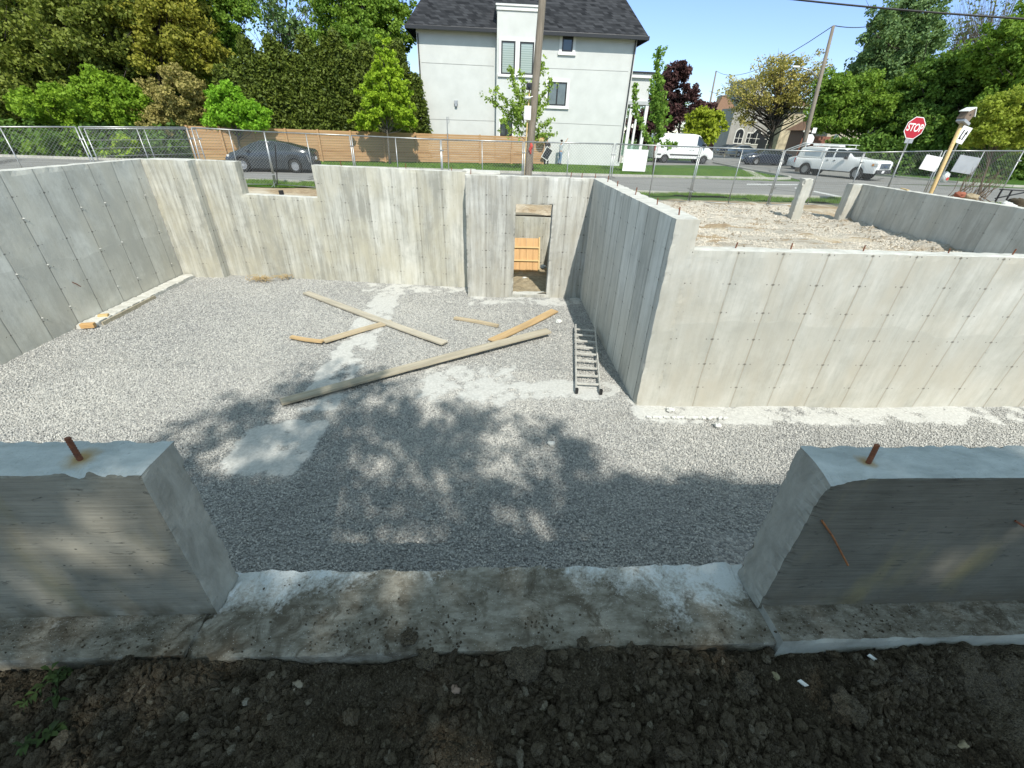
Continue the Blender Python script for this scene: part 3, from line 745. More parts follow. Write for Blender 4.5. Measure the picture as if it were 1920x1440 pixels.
# smeared mortar at the two inner corners
def smear(parent, pts, w, h, seed):
    mb = MB(); n = 26
    P = [Vector(p) for p in pts]
    for i in range(n):
        t = i/(n-1)*(len(P)-1); k = min(int(t), len(P)-2); c = P[k].lerp(P[k+1], t-k); d = (P[k+1]-P[k]).normalized(); sd = d.cross(Vector((0, 0, 1))).normalized()
        ww = w*(.8+.45*float(fbm(i*.35, seed, 0, 3))); hh = h*(.8+.4*float(fbm(i*.5, seed+4, 0, 3)))
        row = []
        for j in range(9):
            q = j/8*2-1; z = hh*(1-abs(q)**1.7)*(1+.25*float(fbm(i*.6, j*.7, seed, 3)))
            row.append(c+sd*(q*ww)+Vector((0, 0, z-.012)))
        mb.v += [tuple(v) for v in row]
    for i in range(n-1):
        for j in range(8):
            a = i*9+j; mb.f.append((a, a+1, a+10, a+9))
    return mb.build('mortar_smear', MC_mud, parent, org=parent.location, smooth=True)
smear(fl_, [(-1.350, 1.47, .145), (-1.36, 1.33, .146), (-1.41, 1.20, .144), (-1.47, 1.10, .135)], .032, .034, 1)


# footing strip beside the left wall
ft = rough_box('wall_footing', 3.4, .30, .115, (MC_cap, MC_cap, MC_cap), loc=(-7.88, 8.1, FLOOR), rz=R(90), z0=-.05, res=.03, chip=.012, seed=21, nf=14); tag(ft, 'pale concrete footing strip along the foot of the left wall', 'footing')
mb = MB(); mb.bar((-7.83, 8.3, FLOOR+.01), (-7.85, 9.9, FLOOR+.01), .03, .08)
tag(mb.build('form_board', M_wood, org=(-7.8, 8.2, FLOOR), bevel=.003), 'grey form board along the left footing edge', 'board')
for (px, py, l, n, lab) in ((163, 611, .22, M_wood_new, 'short brown timber block at the near end of the left footing'), (193, 594, .16, M_wood_gold, 'small yellow offcut lying on the left footing')):
    p = gz(px, py, FLOOR+.06); mb = MB(); mb.bar(p-Vector((l/2, 0, 0)), p+Vector((l/2, .05, .0)), .09, .09)
    tag(mb.build('timber_offcut', n, org=tuple(p), bevel=.004), lab, 'offcut')

# ================================================================ THINGS ON THE GRAVEL
def plank(pa, pb, w, t, m, label, za=0.0, zb=0.0, tw=0.0, seed=0, notch=True):
    a = gz(*pa, FLOOR+.02); b = gz(*pb, FLOOR+.02); a.z += t/2+za; b.z += t/2+zb
    d = b-a; L = d.length; n = max(8, int(L/.12)); mb = MB(); rnd = random.Random(seed)
    yaw = math.atan2(d.y, d.x); pit = -math.asin(d.z/L)
    rows = []
    for i in range(n+1):
        x = L*i/n; bow = .012*math.sin(math.pi*i/n)*(1 if seed % 2 else -1); cup = tw*(i/n-.5)
        ww = w/2*(1+rnd.uniform(-.012, .012))
        for (sy, sz) in ((-1, -1), (1, -1), (1, 1), (-1, 1)):
            ex = 0
            if i in (0, n): ex = rnd.uniform(-.006, .006)
            mb.v.append((x+ex, sy*ww+bow*2, sz*t/2+cup*sy+rnd.uniform(-.001, .001)))
    for i in range(n):
        o = i*4
        for k in range(4): mb.f.append((o+k, o+(k+1) % 4, o+4+(k+1) % 4, o+4+k))
    mb.f.append((3, 2, 1, 0)); o = n*4; mb.f.append((o, o+1, o+2, o+3))
    ob = mb.build('plank', m, loc=a); ob.rotation_euler = (0, pit, yaw)
    md = ob.modifiers.new('b', 'BEVEL'); md.width = .004; md.segments = 2; md.limit_method = 'ANGLE'
    return tag(ob, label, 'plank', 'loose planks on the gravel')
def mk_lumber(name, c1, c2, knots=True):
    g = NG(name); o = g.obj(); s = g.sep(o)
    gr = g.noise(g.scale(o, (1.2, 26, 26)), 1.0, 5, .6, .8); bl = g.noise(g.scale(o, (1.0, 2, 2)), 1.5, 4)
    col = g.mix(g.ramp(gr, .35, .65), c1, c2)
    col = g.mix(g.ma('MULTIPLY', g.ramp(bl, .5, .68), .5), col, tuple(x*.62 for x in c1))
    k = g.vor(g.scale(o, (1.1, 5, 5)), 1.0); kn = g.ramp(k.outputs[0], .10, .05)
    col = g.mix(g.ma('MULTIPLY', kn, .7), col, (.13, .07, .03))
    cr = g.ramp(g.noise(g.scale(o, (.8, 60, 60)), 1.0, 2), .68, .72)
    col = g.mix(g.ma('MULTIPLY', cr, .4), col, tuple(x*.35 for x in c1))
    return g.out(col, .78, g.bump(gr, .5, .003), 0, .2)
L_grey = mk_lumber('weathered_plank', (.46, .41, .32), (.32, .285, .22)); L_pale = mk_lumber('pale_plank', (.52, .47, .38), (.38, .345, .28))
L_orange = mk_lumber('orange_plank', (.56, .40, .22), (.44, .30, .155)); L_mid = mk_lumber('tan_plank', (.52, .43, .30), (.40, .325, .22))
plank((527, 756), (1028, 630), .19, .04, L_grey, 'longest grey plank lying diagonally across the middle of the gravel', 0, .10, .01, 1)
plank((574, 550), (834, 646), .17, .04, L_pale, 'long pale plank crossing over the shorter plank on the left', 0.0, .01, .0, 2)
plank((607, 641), (735, 604), .17, .035, L_mid, 'medium tan plank with one end under the long pale plank', 0, -.005, 0, 3)
plank((546, 633), (606, 642), .09, .04, L_orange, 'short orange stick left of the tan plank', 0, 0, 0, 4)
plank((852, 598), (934, 613), .09, .05, L_mid, 'short dark ended stick alone in the middle of the gravel', 0, 0, 0, 5)
plank((922, 640), (1040, 584), .20, .03, L_orange, 'wide orange board pointing at the doorway wall', 0, .01, .01, 6)
mb = MB(); c0 = gz(603, 642, FLOOR+.06); mb.bar(c0, c0+Vector((.05, .03, 0)), .1, .012)
# ladder
def ladder():
    P = {k: gz(*v, FLOOR+.06) for k, v in dict(tl=(1079, 616), tr=(1115, 620), bl=(1080, 727), br=(1125, 729)).items()}
    org = (P['bl']+P['br'])/2; rt = empty('ladder', org, 0, 'short aluminium ladder section lying flat beside the shaded side wall', 'ladder')
    P['tl'].z += .05; P['tr'].z += .05
    for a, b in (('bl', 'tl'), ('br', 'tr')):
        mb = MB(); e = (P[b]-P[a]).normalized()*.06
        mb.bar(P[a]-e, P[b]+e, .026, .06); mb.build('rail', M_alu, rt, org=org, bevel=.004)
    for i in range(9):
        t = (i+.5)/9; a = P['bl'].lerp(P['tl'], t); b = P['br'].lerp(P['tr'], t)
        mb = MB(); mb.bar(a, b, .035, .03); mb.build('rung', M_alu, rt, org=org, bevel=.004)
    for k in ('bl', 'br'):
        mb = MB(); p = P[k]; mb.bar(p-Vector((0, .10, .01)), p-Vector((0, .05, .01)), .045, .085); mb.build('foot', M_black, rt, org=org)
ladder()
# small straw-like debris and concrete crumbs
M_straw = simple('dry_straw', (.50, .38, .19), (.36, .25, .12), 20, .9)
M_crumb = simple('concrete_crumb', (.70, .70, .67), (.52, .52, .50), 12, .9, .4, .01)
def sticks(name, c, rx, ry, n, L, m, label, cat, r=.004):
    mb = MB()
    for i in range(n):
        a = random.uniform(0, 6.28); x = c[0]+random.gauss(0, rx); y = c[1]+random.gauss(0, ry); l = L*random.uniform(.4, 1)
        z = c[2]+random.uniform(0, .07)
        mb.bar((x, y, z), (x+l*math.cos(a), y+l*math.sin(a), z+random.uniform(-.03, .04)), r*2, r)
    return tag(mb.build(name, m, org=tuple(c)), label, cat)
def lump_mesh(r, seed, sub=3, sq=(1, 1, .7), amp=.35, fr=1.6):
    bm = bmesh.new(); bmesh.ops.create_icosphere(bm, subdivisions=sub, radius=1.0)
    v = np.array([x.co[:] for x in bm.verts]); n = fbm(v[:, 0]*fr+seed*3.1, v[:, 1]*fr, v[:, 2]*fr, 4)
    n2 = np.abs(vnoise(v[:, 0]*2.5+seed, v[:, 1]*2.5, v[:, 2]*2.5))
    for i, x in enumerate(bm.verts): x.co = Vector(v[i]*(1+amp*n[i]-.2*n2[i])*np.array(sq)*r)
    return bm
def lump(name, p, r, m, label, cat, seed=0, sub=3, sq=(1, 1, .7), group=None, smooth=True, amp=.35):
    bm = lump_mesh(r, seed, sub, sq, amp); me = bpy.data.meshes.new(name); bm.to_mesh(me); bm.free()
    o = link_mesh(name, me, m, None, p, smooth); o.rotation_euler.z = seed*1.7
    return tag(o, label, cat, group)
sticks('straw_pile', gz(488, 524, FLOOR+.03), .16, .08, 150, .16, M_straw, 'small pile of straw and yellow scraps by the back wall', 'debris')
sticks('straw_pile', gz(532, 521, FLOOR+.03), .10, .06, 70, .14, M_straw, 'tiny heap of straw right of the larger pile', 'debris')
for i, (x, y, r, lab) in enumerate([(1048, 602, .07, 'white concrete lump right of the orange board'), (1346, 797, .055, 'white chip on the gravel below the low wall'), (1256, 768, .06, 'pale chip against the corner of the low wall'), (1034, 832, .05, 'white chip in the tree shadow on the gravel')]):
    lump('concrete_chip', gz(x, y, FLOOR+.03), r, M_crumb, lab, 'concrete chip', seed=i+1, sub=2, smooth=False)
mb = MB()
for i in range(60):
    x = 2.35+i*.02+random.uniform(-.03, .03); r = random.uniform(.008, .025)
    mb.bar((x, 5.1-i*.0008+random.uniform(-.02, .02), FLOOR+.015), (x+r*2, 5.1+random.uniform(-.02, .02), FLOOR+.015), r*1.6, r)
tag(mb.build('mortar_crumbs', M_crumb, org=(2.9, 5.1, FLOOR)), 'thin line of white mortar crumbs near the wall corner', 'crumbs')

# ---- stairwell behind the doorway
M_stairdirt = simple('stairwell_dirt', (.40, .33, .22), (.24, .19, .12), 7, .95, 1, .03, obj=False)
grid_mesh('stairwell_ground', np.linspace(-.4, 2.3, 40), np.linspace(10.33, 13.95, 60), lambda X, Y: FLOOR+.08-.10*np.clip(Y-10.6, 0, 3.2)+.05*fbm(X*3, Y*3, 4, 4), M_stairdirt)['kind'] = 'structure'
for nm, bxs, lab in (('retaining_wall', (-.8, 2.6, 13.9, 14.35, FLOOR-.5, -.03), 'pale retaining wall seen through the doorway'),
                     ('retaining_wall', (1.98, 2.2, 10.56, 13.89, FLOOR-.5, .10), 'shadowed side wall seen at the right inside the doorway')):
    mb = MB(); mb.box(*bxs); tag(mb.build(nm, MC_back, org=(bxs[0], bxs[2], 0)), lab, 'retaining wall')
def form_panel():
    a = at(962, 517, 13.15); b = at(1011, 515, 13.15); t = at(1011, 447, 13.55)
    w = (b-a).length+.22; h = (t-b).length
    rt = empty('formwork_panel', tuple(Vector((b.x, b.y, b.z))), 0, 'orange wooden formwork panel leaning inside the doorway', 'formwork panel')
    tilt = math.asin(min(.9, (t.y-b.y)/h)); rt.rotation_euler = (-tilt, 0, 0)
    mb = MB()
    for i in range(5): mb.box(-w+i*w/5+.003, -w+(i+1)*w/5-.003, 0, .02, 0, h)
    mb.build('board', M_ply, rt)
    for z in (.02, h*.36, h*.72): mb = MB(); mb.box(-w, -.045, -.05, -.001, z, z+.045); mb.build('batten', M_wood_gold, rt)
    mb = MB(); mb.box(-.044, 0, -.05, -.001, -.05, h+.03); mb.build('stile', M_wood_gold, rt)
    lump('stone', tuple(at(1018, 500, 12.9)), .1, M_crumb, 'pale stone beside the formwork panel in the doorway', 'stone', 3)
    lump('stone', tuple(gz(984, 523, FLOOR-.08)), .09, M_crumb, 'pale stone under the formwork panel in the doorway', 'stone', 5)
form_panel()
# upper gravel pad beyond the low wall
M_pad = NG('limestone_pad')
def mk_pad():
    g = NG('limestone_screenings'); p = g.pos()
    n = g.noise(g.scale(p, (1, 3.2, 1)), 1.1, 6, .65, .6); f = g.noise(p, 24, 5, .7); c = g.vor(p, 22)
    col = g.mix(g.ramp(f, .35, .68), (.64, .59, .51), (.42, .38, .32))
    col = g.mix(g.ramp(n, .53, .66), col, (.38, .29, .195))
    return g.out(col, .95, g.bump(g.ma('ADD', f, g.ma('MULTIPLY', n, 1.4)), 1, .07), 0, .1)
bpy.data.materials.remove(M_pad.m)
M_pad = mk_pad()
def pad_z(X, Y):
    r = .03*fbm(X*.7, Y*2.6, 3, 4)+.022*fbm(X*4, Y*7, 4, 3)+.02
    edge = .16*np.clip(1-(11.2-X)/.9, 0, 1)*(Y < 13.7)+.12*np.clip((Y-12.9)/1.2, 0, 1)
    return r+edge*(1+.4*fbm(X*3, Y*3, 6, 3))+.02
grid_mesh('gravel_pad', np.arange(2.55, 11.25, .06), np.arange(5.6, 17.0, .06), pad_z, M_pad)['kind'] = 'structure'
n = 26000; x = RNG.uniform(2.65, 11.1, n); y = RNG.uniform(6.5, 16.5, n); k = fbm(x*1.0, y*2.4, 8, 3) > -.25; x = x[k]; y = y[k]
scatter('pad_gravel', np.stack([x, y, pad_z(x, y)], 1), .008, .03, simple('limestone_chip', (.66, .61, .53), (.46, .41, .34), 3, .9), label='crushed limestone covering the raised pad')
n = 2500; x = RNG.uniform(3, 11.0, n); y = RNG.uniform(9, 16.8, n); k = (fbm(x*.8, y*2.0, 9, 3) > .25) | (x > 10.2) | (y > 14.5); x = x[k]; y = y[k]
scatter('dirt_clods', np.stack([x, y, pad_z(x, y)], 1), .012, .045, simple('brown_clod', (.36, .31, .24), (.22, .18, .13), 3, .95), label='brown dirt clods scattered on the raised pad')

# ================================================================ FOREGROUND SOIL
def mk_soil():
    g = NG('dark_soil'); p = g.pos(); n = g.noise(p, 7, 6, .65); f = g.noise(p, 90, 4, .7); b = g.noise(p, 2.0, 4)
    v1 = g.vor(p, 150); v2 = g.vor(p, 60); c1 = g.sep(v1.outputs['Color'])[0]; c2 = g.sep(v2.outputs['Color'])[1]
    col = g.mix(g.ramp(n, .3, .7), (.112, .092, .062), (.062, .051, .036))
    col = g.mix(g.ma('MULTIPLY', g.ramp(b, .58, .7), .25), col, (.085, .062, .040))
    col = g.mix(g.ma('MULTIPLY', g.ramp(c1, .55, 1), .65), col, (.16, .13, .09))
    col = g.mix(g.ma('MULTIPLY', g.ramp(c2, .75, .95), .4), col, (.09, .07, .045))
    col = g.mix(g.ma('MULTIPLY', g.ramp(c1, .3, 0), .6), col, (.015, .012, .009))
    h = g.ma('SUBTRACT', g.ma('MULTIPLY', f, .6), g.ma('ADD', g.ma('MULTIPLY', v1.outputs[0], .8), g.ma('MULTIPLY', v2.outputs[0], 1.0)))
    return g.out(col, .95, g.bump(h, 1, .012), 0, .15)
M_soil = mk_soil()
def soil_z(X, Y):
    base = .075-.30*np.clip((Y-1.085)/.02, 0, 1)+.05*fbm(X*1.3, Y*1.3, 1, 3)+.035*np.abs(fbm(X*5, Y*5, 2, 3))
    w = worley(X*9+.4*fbm(X*5, Y*5, 5, 2), Y*9, 3); w2 = worley(X*24+fbm(X*9, Y*9, 2, 2)*.5, Y*24, 9); w3 = worley(X*60, Y*60, 12)
    am = np.clip(.4+.9*fbm(X*2, Y*2, 9, 2), .05, 1.2)
    return base+.055*am*np.sqrt(np.clip(1-w*w*1.6, 0, 1))+.020*np.sqrt(np.clip(1-w2*w2*1.8, 0, 1))+.006*np.clip(1-w3, 0, 1)+.06*np.exp(-((Y-1.0)/.10)**2)*np.clip(fbm(X*2.2, X*0, 4, 2), 0, 1)-.04
soil = grid_mesh('soil', np.arange(-2.5, 2.7, .006), np.arange(.35, 1.30, .006), soil_z, M_soil); tag(soil, kind='structure')
grid_mesh('soil', np.concatenate([[-14], np.arange(-6, -2.49, .06)]), np.arange(-3, 1.30, .06), soil_z, M_soil)['kind'] = 'structure'
grid_mesh('soil', np.concatenate([np.arange(2.64, 6, .06), [14]]), np.arange(-3, 1.30, .06), soil_z, M_soil)['kind'] = 'structure'
grid_mesh('soil', np.arange(-2.52, 2.66, .04), np.arange(-3, .37, .04), soil_z, M_soil)['kind'] = 'structure'
def mk_pebble():
    g = NG('soil_pebble'); r = g.n('ShaderNodeObjectInfo').outputs['Random']
    o = g.n('ShaderNodeValToRGB'); g.put(o.inputs[0], r); e = o.color_ramp.elements
    e[0].color = (.055, .044, .03, 1); e[1].color = (.22, .195, .145, 1); e[1].position = 1
    for ps, c in ((.6, (.10, .082, .056)), (.93, (.13, .108, .074))): q = e.new(ps); q.color = (*c, 1)
    f = g.noise(g.obj(), 3, 4); col = g.mix(g.ma('MULTIPLY', g.ramp(f, .4, .6), .5), o.outputs[0], (.07, .05, .03))
    return g.out(col, .95, g.bump(f, .6, .1), 0, .15)
M_peb = mk_pebble()
def soil_pts(n, y1=1.06):
    x = RNG.uniform(-2.2, 2.3, n); y = RNG.uniform(.4, y1, n); return np.stack([x, y, soil_z(x, y)+.0], 1)
scatter('soil_crumbs', soil_pts(60000)+np.array([0, 0, .001]), .002, .008, M_peb, label='fine crumbs of dark soil', subdiv=2)
q = soil_pts(6500)+np.array([0, 0, .004]); k = fbm(q[:, 0]*2, q[:, 1]*2, 3, 2) > -.45
scatter('soil_clods', q[k], .006, .024, M_peb, label='small clods lying on the dark soil', subdiv=3)
n = 2600; x = RNG.uniform(-2.3, 2.3, n); y = RNG.uniform(1.10, 1.45, n); k = (RNG.random(n) < np.clip(.9-(y-1.08)*3.2, .04, 1)*np.clip(.6+1.1*fbm(x*3, y*4, 2, 3), .05, 1)); k &= (y < 1.25) | ((x > -1.3) & (x < 1.38)); x = x[k]; y = y[k]
scatter('ledge_crumbs', np.stack([x, y, np.where(x > 1.42, .205, .17)-.008+0*x], 1), .002, .008, M_peb, label='soil crumbs spilled over the concrete ledge', subdiv=2)
M_clod = mk_soil(); 
def pebm(n, c): return simple(n, c, tuple(k*.7 for k in c), 14, .85, .5, .004)
def on_soil(px, py):
    p = gz(px, py, .10); return Vector((p.x, p.y, float(soil_z(np.array([p.x]), np.array([p.y]))[0])))
for i, (px, py, r, m, lab, cat) in enumerate([
    (770, 1212, .045, M_clod, 'round dark clod overlapping the front edge of the sill', 'soil clod'),
    (800, 1240, .055, M_clod, 'larger dark clod just below the sill left of centre', 'soil clod'),
    (985, 1262, .085, M_clod, 'biggest dark clod in the middle below the sill', 'soil clod'),
    (1090, 1222, .03, M_clod, 'small upright clod on the sill edge right of centre', 'soil clod'),
    (1182, 1232, .035, M_clod, 'dark clod below the sill near the right corner', 'soil clod'),
    (1590, 1325, .07, M_clod, 'broad dark clod on the right half of the soil', 'soil clod'),
    (1390, 1290, .06, M_clod, 'dark clod left of the white shard', 'soil clod'),
    (557, 1283, .026, pebm('tan_pebble', (.24, .20, .14)), 'tan pebble on the soil left of centre', 'pebble'),
    (462, 1318, .016, pebm('tan_pebble', None) if False else pebm('grey_pebble', (.20, .18, .14)), 'small grey pebble lower left of the tan one', 'pebble'),
    (855, 1296, .022, pebm('pink_pebble', (.26, .18, .13)), 'pinkish pebble on the soil near the centre', 'pebble'),
    (1455, 1268, .018, pebm('yellow_pebble', (.24, .21, .12)), 'yellowish pebble left of the white shard', 'pebble'),
    (1820, 1385, .020, pebm('yellow_pebble2', (.25, .21, .13)), 'yellowish pebble near the lower right corner', 'pebble'),
    (240, 1265, .045, M_clod, 'dark clod right of the wilted weed', 'soil clod'),
    (1710, 1262, .05, M_clod, 'dark clod below the right ledge', 'soil clod')]):
    p = on_soil(px, py); p.z += r*.35
    if py < 1225: p.z = .18
    lump('clod' if cat == 'soil clod' else 'pebble', tuple(p), r, m, lab, cat, seed=i+2, sub=4 if r > .03 else 3, sq=(1, .85, .75), amp=.5)
for px, py, l, lab in ((1508, 1279, .042, 'white plaster shard on the soil right of centre'), (1630, 1240, .035, 'small pale splinter under the right ledge')):
    p = on_soil(px, py); p.z += .012; mb = MB(); mb.v = [tuple(p+Vector(q)) for q in ((-l/2, .012, 0), (-l*.1, .016, .004), (l/2, -.01, .002), (0, -.012, 0), (-l/2, .012, .006), (-l*.1, .016, .010), (l/2, -.01, .007), (0, -.012, .006))]
    mb.f = [(3, 2, 1, 0), (4, 5, 6, 7), (0, 1, 5, 4), (1, 2, 6, 5), (2, 3, 7, 6), (3, 0, 4, 7)]
    tag(mb.build('plaster_shard', M_crumb, org=tuple(p)), lab, 'shard')
q = soil_pts(150)+np.array([0, 0, .010])
scatter('soil_lumps', q, .015, .040, M_peb, label='larger crumbly lumps strewn over the dark soil', subdiv=4)
# wilted weed
def leaf_mat(name, c1, c2, trans=.35, rough=.6):
    g = NG(name); a = g.n('ShaderNodeAttribute', attribute_name='rnd').outputs['Fac']
    c1 = (c1[0]*1.6, c1[1]*1.42, c1[2]*1.3); c2 = (c2[0]*1.8, c2[1]*1.62, c2[2]*1.4)
    col = g.mix(a, c1, c2); g.out(col, rough, None, 0, .25)
    tr = g.n('ShaderNodeBsdfTranslucent'); g.put(tr.inputs[0], g.mix(.35, col, (.30, .42, .04), 'MIX') if trans > .2 else col)
    ms = g.n('ShaderNodeMixShader'); ms.inputs[0].default_value = trans
    g.t.links.new(g.b.outputs[0], ms.inputs[1]); g.t.links.new(tr.outputs[0], ms.inputs[2])
    g.t.links.new(ms.outputs[0], g.t.nodes['Material Output'].inputs[0]); return g.m
M_weed = leaf_mat('weed_leaf', (.014, .026, .008), (.03, .055, .016), .15)
def weed(pts, label, seed):
    rnd = random.Random(seed); P = [on_soil(*p)+Vector((0, 0, .03)) for p in pts]
    rt = empty('weed', tuple(P[0]), 0, label, 'weed'); mb = MB(); mb.tube(P, .0022, 5); mb.build('stem', M_weed, rt, org=P[0])
    V = []; F = []
    for i in range(44):
        t = rnd.random()*(len(P)-1); k = min(int(t), len(P)-2); c = P[k].lerp(P[k+1], t-k)
        a = rnd.uniform(0, 6.28); L = rnd.uniform(.015, .055); w = L*rnd.uniform(.10, .26)
        d = Vector((math.cos(a), math.sin(a), rnd.uniform(-.1, .5))).normalized(); s = d.cross(Vector((0, 0, 1))).normalized()
        m_ = c+d*L*.5+Vector((0, 0, .008)); e = c+d*L-Vector((0, 0, .01)); n = len(V)
        V += [tuple(Vector(q)-P[0]) for q in (c, m_+s*w, e, m_-s*w)]; F.append((n, n+1, n+2, n+3))
    np_mesh('leaves', np.array(V), np.array(F), M_weed, rt, attr=RNG.random(len(F)))
weed([(50, 1325), (95, 1285), (140, 1262), (190, 1240)], 'wilted green weed lying on the soil at the left', 1)
weed([(120, 1330), (122, 1300), (115, 1275), (100, 1262)], 'bright drooping weed below the long weed at the left', 3)
weed([(60, 1410), (95, 1395), (125, 1372)], 'dark weed sprig near the lower left corner', 5)

# ================================================================ TREE OVERHEAD, BEHIND THE CAMERA, AND ALL OTHER TREES
def leaf_quads(C, Rr, per, size, rng, up=.4, sq=(1, 1, .8), long=1.5):
    """C: cluster centres, Rr: cluster radii; returns quads (diamond leaves) around them"""
    C = np.asarray(C, float); n = len(C)*per
    c = np.repeat(C, per, 0); r = np.repeat(np.broadcast_to(Rr, (len(C),)), per)
    d = rng.normal(size=(n, 3)); d /= np.linalg.norm(d, axis=1)[:, None]
    p = c+d*(r*rng.random(n)**.45)[:, None]*np.array(sq)
    nrm = rng.normal(size=(n, 3))+np.array([0, 0, up])+d*.5; nrm /= np.linalg.norm(nrm, axis=1)[:, None]
    t = np.cross(nrm, rng.normal(size=(n, 3))); t /= np.linalg.norm(t, axis=1)[:, None]
    b = np.cross(nrm, t); s = size*rng.uniform(.55, 1.25, n)[:, None]
    V = np.stack([p-t*s*long/2, p+b*s/2-nrm*s*.08, p+t*s*long/2, p-b*s/2-nrm*s*.08], 1).reshape(-1, 3)
    F = np.arange(n*4).reshape(-1, 4)
    tone = np.repeat(rng.random(len(C)), per)*.45+rng.random(n)*.55
    return V, F, tone
def crown_centres(ells, n, rng, shell=.55, rag=.22, seed=0):
    """ells: (centre, (rx,ry,rz)); cluster centres spread through ragged ellipsoids, thinner towards the middle"""
    vol = np.array([e[1][0]*e[1][1]*e[1][2] for e in ells])**.67; vol /= vol.sum(); out = []
    for (c, r), w in zip(ells, vol):
        m = max(3, int(n*w)); d = rng.normal(size=(m, 3)); d /= np.linalg.norm(d, axis=1)[:, None]
        q = 1-(1-shell)*rng.random(m)**1.2*1.0
        rag_ = 1+rag*fbm(d[:, 0]*2.2+seed*3.3, d[:, 1]*2.2+c[0], d[:, 2]*2.2, 3)
        out.append(np.array(c)+d*(q*rag_)[:, None]*np.array(r))
    return np.concatenate(out)
def tree(name, label, cat, base, ells, n, per, cr, leaf, mat, bark, trunk_r, fork=.35, group=None, branches=40, seed=0, shell=.5, rag=.25, up=.4, sq=(1, 1, .8), long=1.5, lean=(0, 0), brad=.25, leaf_name='crown', stems=1):
    rng = np.random.default_rng(100+seed); base = Vector(base)
    rt = empty(name, tuple(base), 0, label, cat, group)
    C = crown_centres(ells, n, rng, shell, rag, seed)
    if mat is not None and per > 0:
        V, F, tone = leaf_quads(C, cr*rng.uniform(.6, 1.3, len(C)), per, leaf, rng, up, sq, long)
        np_mesh(leaf_name, V-np.array(base), F, mat, rt, attr=tone)
    mb = MB(); top = max(e[0][2]+e[1][2]*.55 for e in ells); h = top-base.z
    cx = np.mean([e[0][0] for e in ells]); cy = np.mean([e[0][1] for e in ells])
    axis = []
    for i in range(9):
        t = i/8; axis.append(Vector((base.x+(cx-base.x)*t**1.3+lean[0]*math.sin(t*3)+.05*h*.2*float(vnoise(t*3, seed, 1)), base.y+(cy-base.y)*t+lean[1]*t, base.z-.05+h*t)))
    mb.tube(axis, [trunk_r*(1.25 if i == 0 else 1)*(1-i/8*.85) for i in range(9)], 8)
    for s in range(1, stems):
        off = Vector((rng.uniform(-1, 1)*trunk_r*2.4, rng.uniform(-1, 1)*trunk_r*2, 0)); dr = Vector((rng.uniform(-1, 1), rng.uniform(-.6, .6), 0))*h*.22
        mb.tube([axis[0]+off, axis[3]+off*1.5+dr*.4, axis[6]+dr], [trunk_r*.7, trunk_r*.5, trunk_r*.2], 6)
    o = mb.build('trunk', bark, rt, org=base, smooth=True)
    if branches:
        mb = MB(); pick = rng.choice(len(C), min(branches, len(C)), replace=False)
        for k in pick:
            c = Vector(C[k]); tz = (c.z-base.z)/h; t0 = min(.92, max(fork*.8, tz*.72-.05+rng.uniform(-.06, .06)))
            i = min(7, int(t0*8)); a = axis[i].lerp(axis[i+1], t0*8-i); m = a.lerp(c, .5)+Vector((rng.uniform(-.1, .1), rng.uniform(-.1, .1), rng.uniform(-.12, .10)))*(c-a).length
            r0 = trunk_r*(1-t0*.85)*brad*2*rng.uniform(.6, 1)
            mb.tube([a, m, c, c+(c-m)*.35], [r0, r0*.6, r0*.3, r0*.1], 5)
            for q in range(2):
                tw = m.lerp(c, rng.uniform(.1, .8)); e = tw+Vector(rng.uniform(-1, 1, 3))*(c-a).length*.28; mb.tube([tw, e], [r0*.3, r0*.08], 4)
        mb.build('branch', bark, rt, org=base, smooth=True)['kind'] = 'stuff'
    return rt
def bark(name, c1, c2): return simple(name, c1, c2, 4, .9, .8, .03, stretch=(4, 4, .8))
B_grey = bark('grey_bark', (.16, .14, .115), (.09, .078, .062)); B_dark = bark('dark_bark', (.075, .062, .050), (.04, .033, .027)); B_brown = bark('brown_bark', (.15, .11, .075), (.09, .066, .045))
F_bright = leaf_mat('bright_maple_leaf', (.13, .24, .015), (.24, .36, .03), .40)
F_mid = leaf_mat('mid_green_leaf', (.060, .135, .018), (.14, .235, .035), .38)
F_dark = leaf_mat('dark_green_leaf', (.036, .088, .018), (.09, .17, .032), .33)
F_olive = leaf_mat('olive_leaf', (.045, .072, .014), (.14, .18, .035), .32)
F_tan = leaf_mat('pale_olive_leaf', (.13, .13, .045), (.25, .235, .09), .30)
F_cedar = leaf_mat('cedar_spray', (.022, .042, .008), (.085, .12, .018), .15)
F_purple = leaf_mat('purple_leaf', (.026, .014, .017), (.065, .034, .036), .20)
F_gold = leaf_mat('golden_spring_leaf', (.17, .17, .05), (.32, .30, .10), .35)
F_lime = leaf_mat('lime_leaf', (.12, .18, .02), (.22, .28, .045), .40)
F_fresh = leaf_mat('young_leaf', (.10, .20, .03), (.22, .32, .07), .40)
F_blue = leaf_mat('bluish_green_leaf', (.055, .11, .045), (.12, .20, .085), .30)

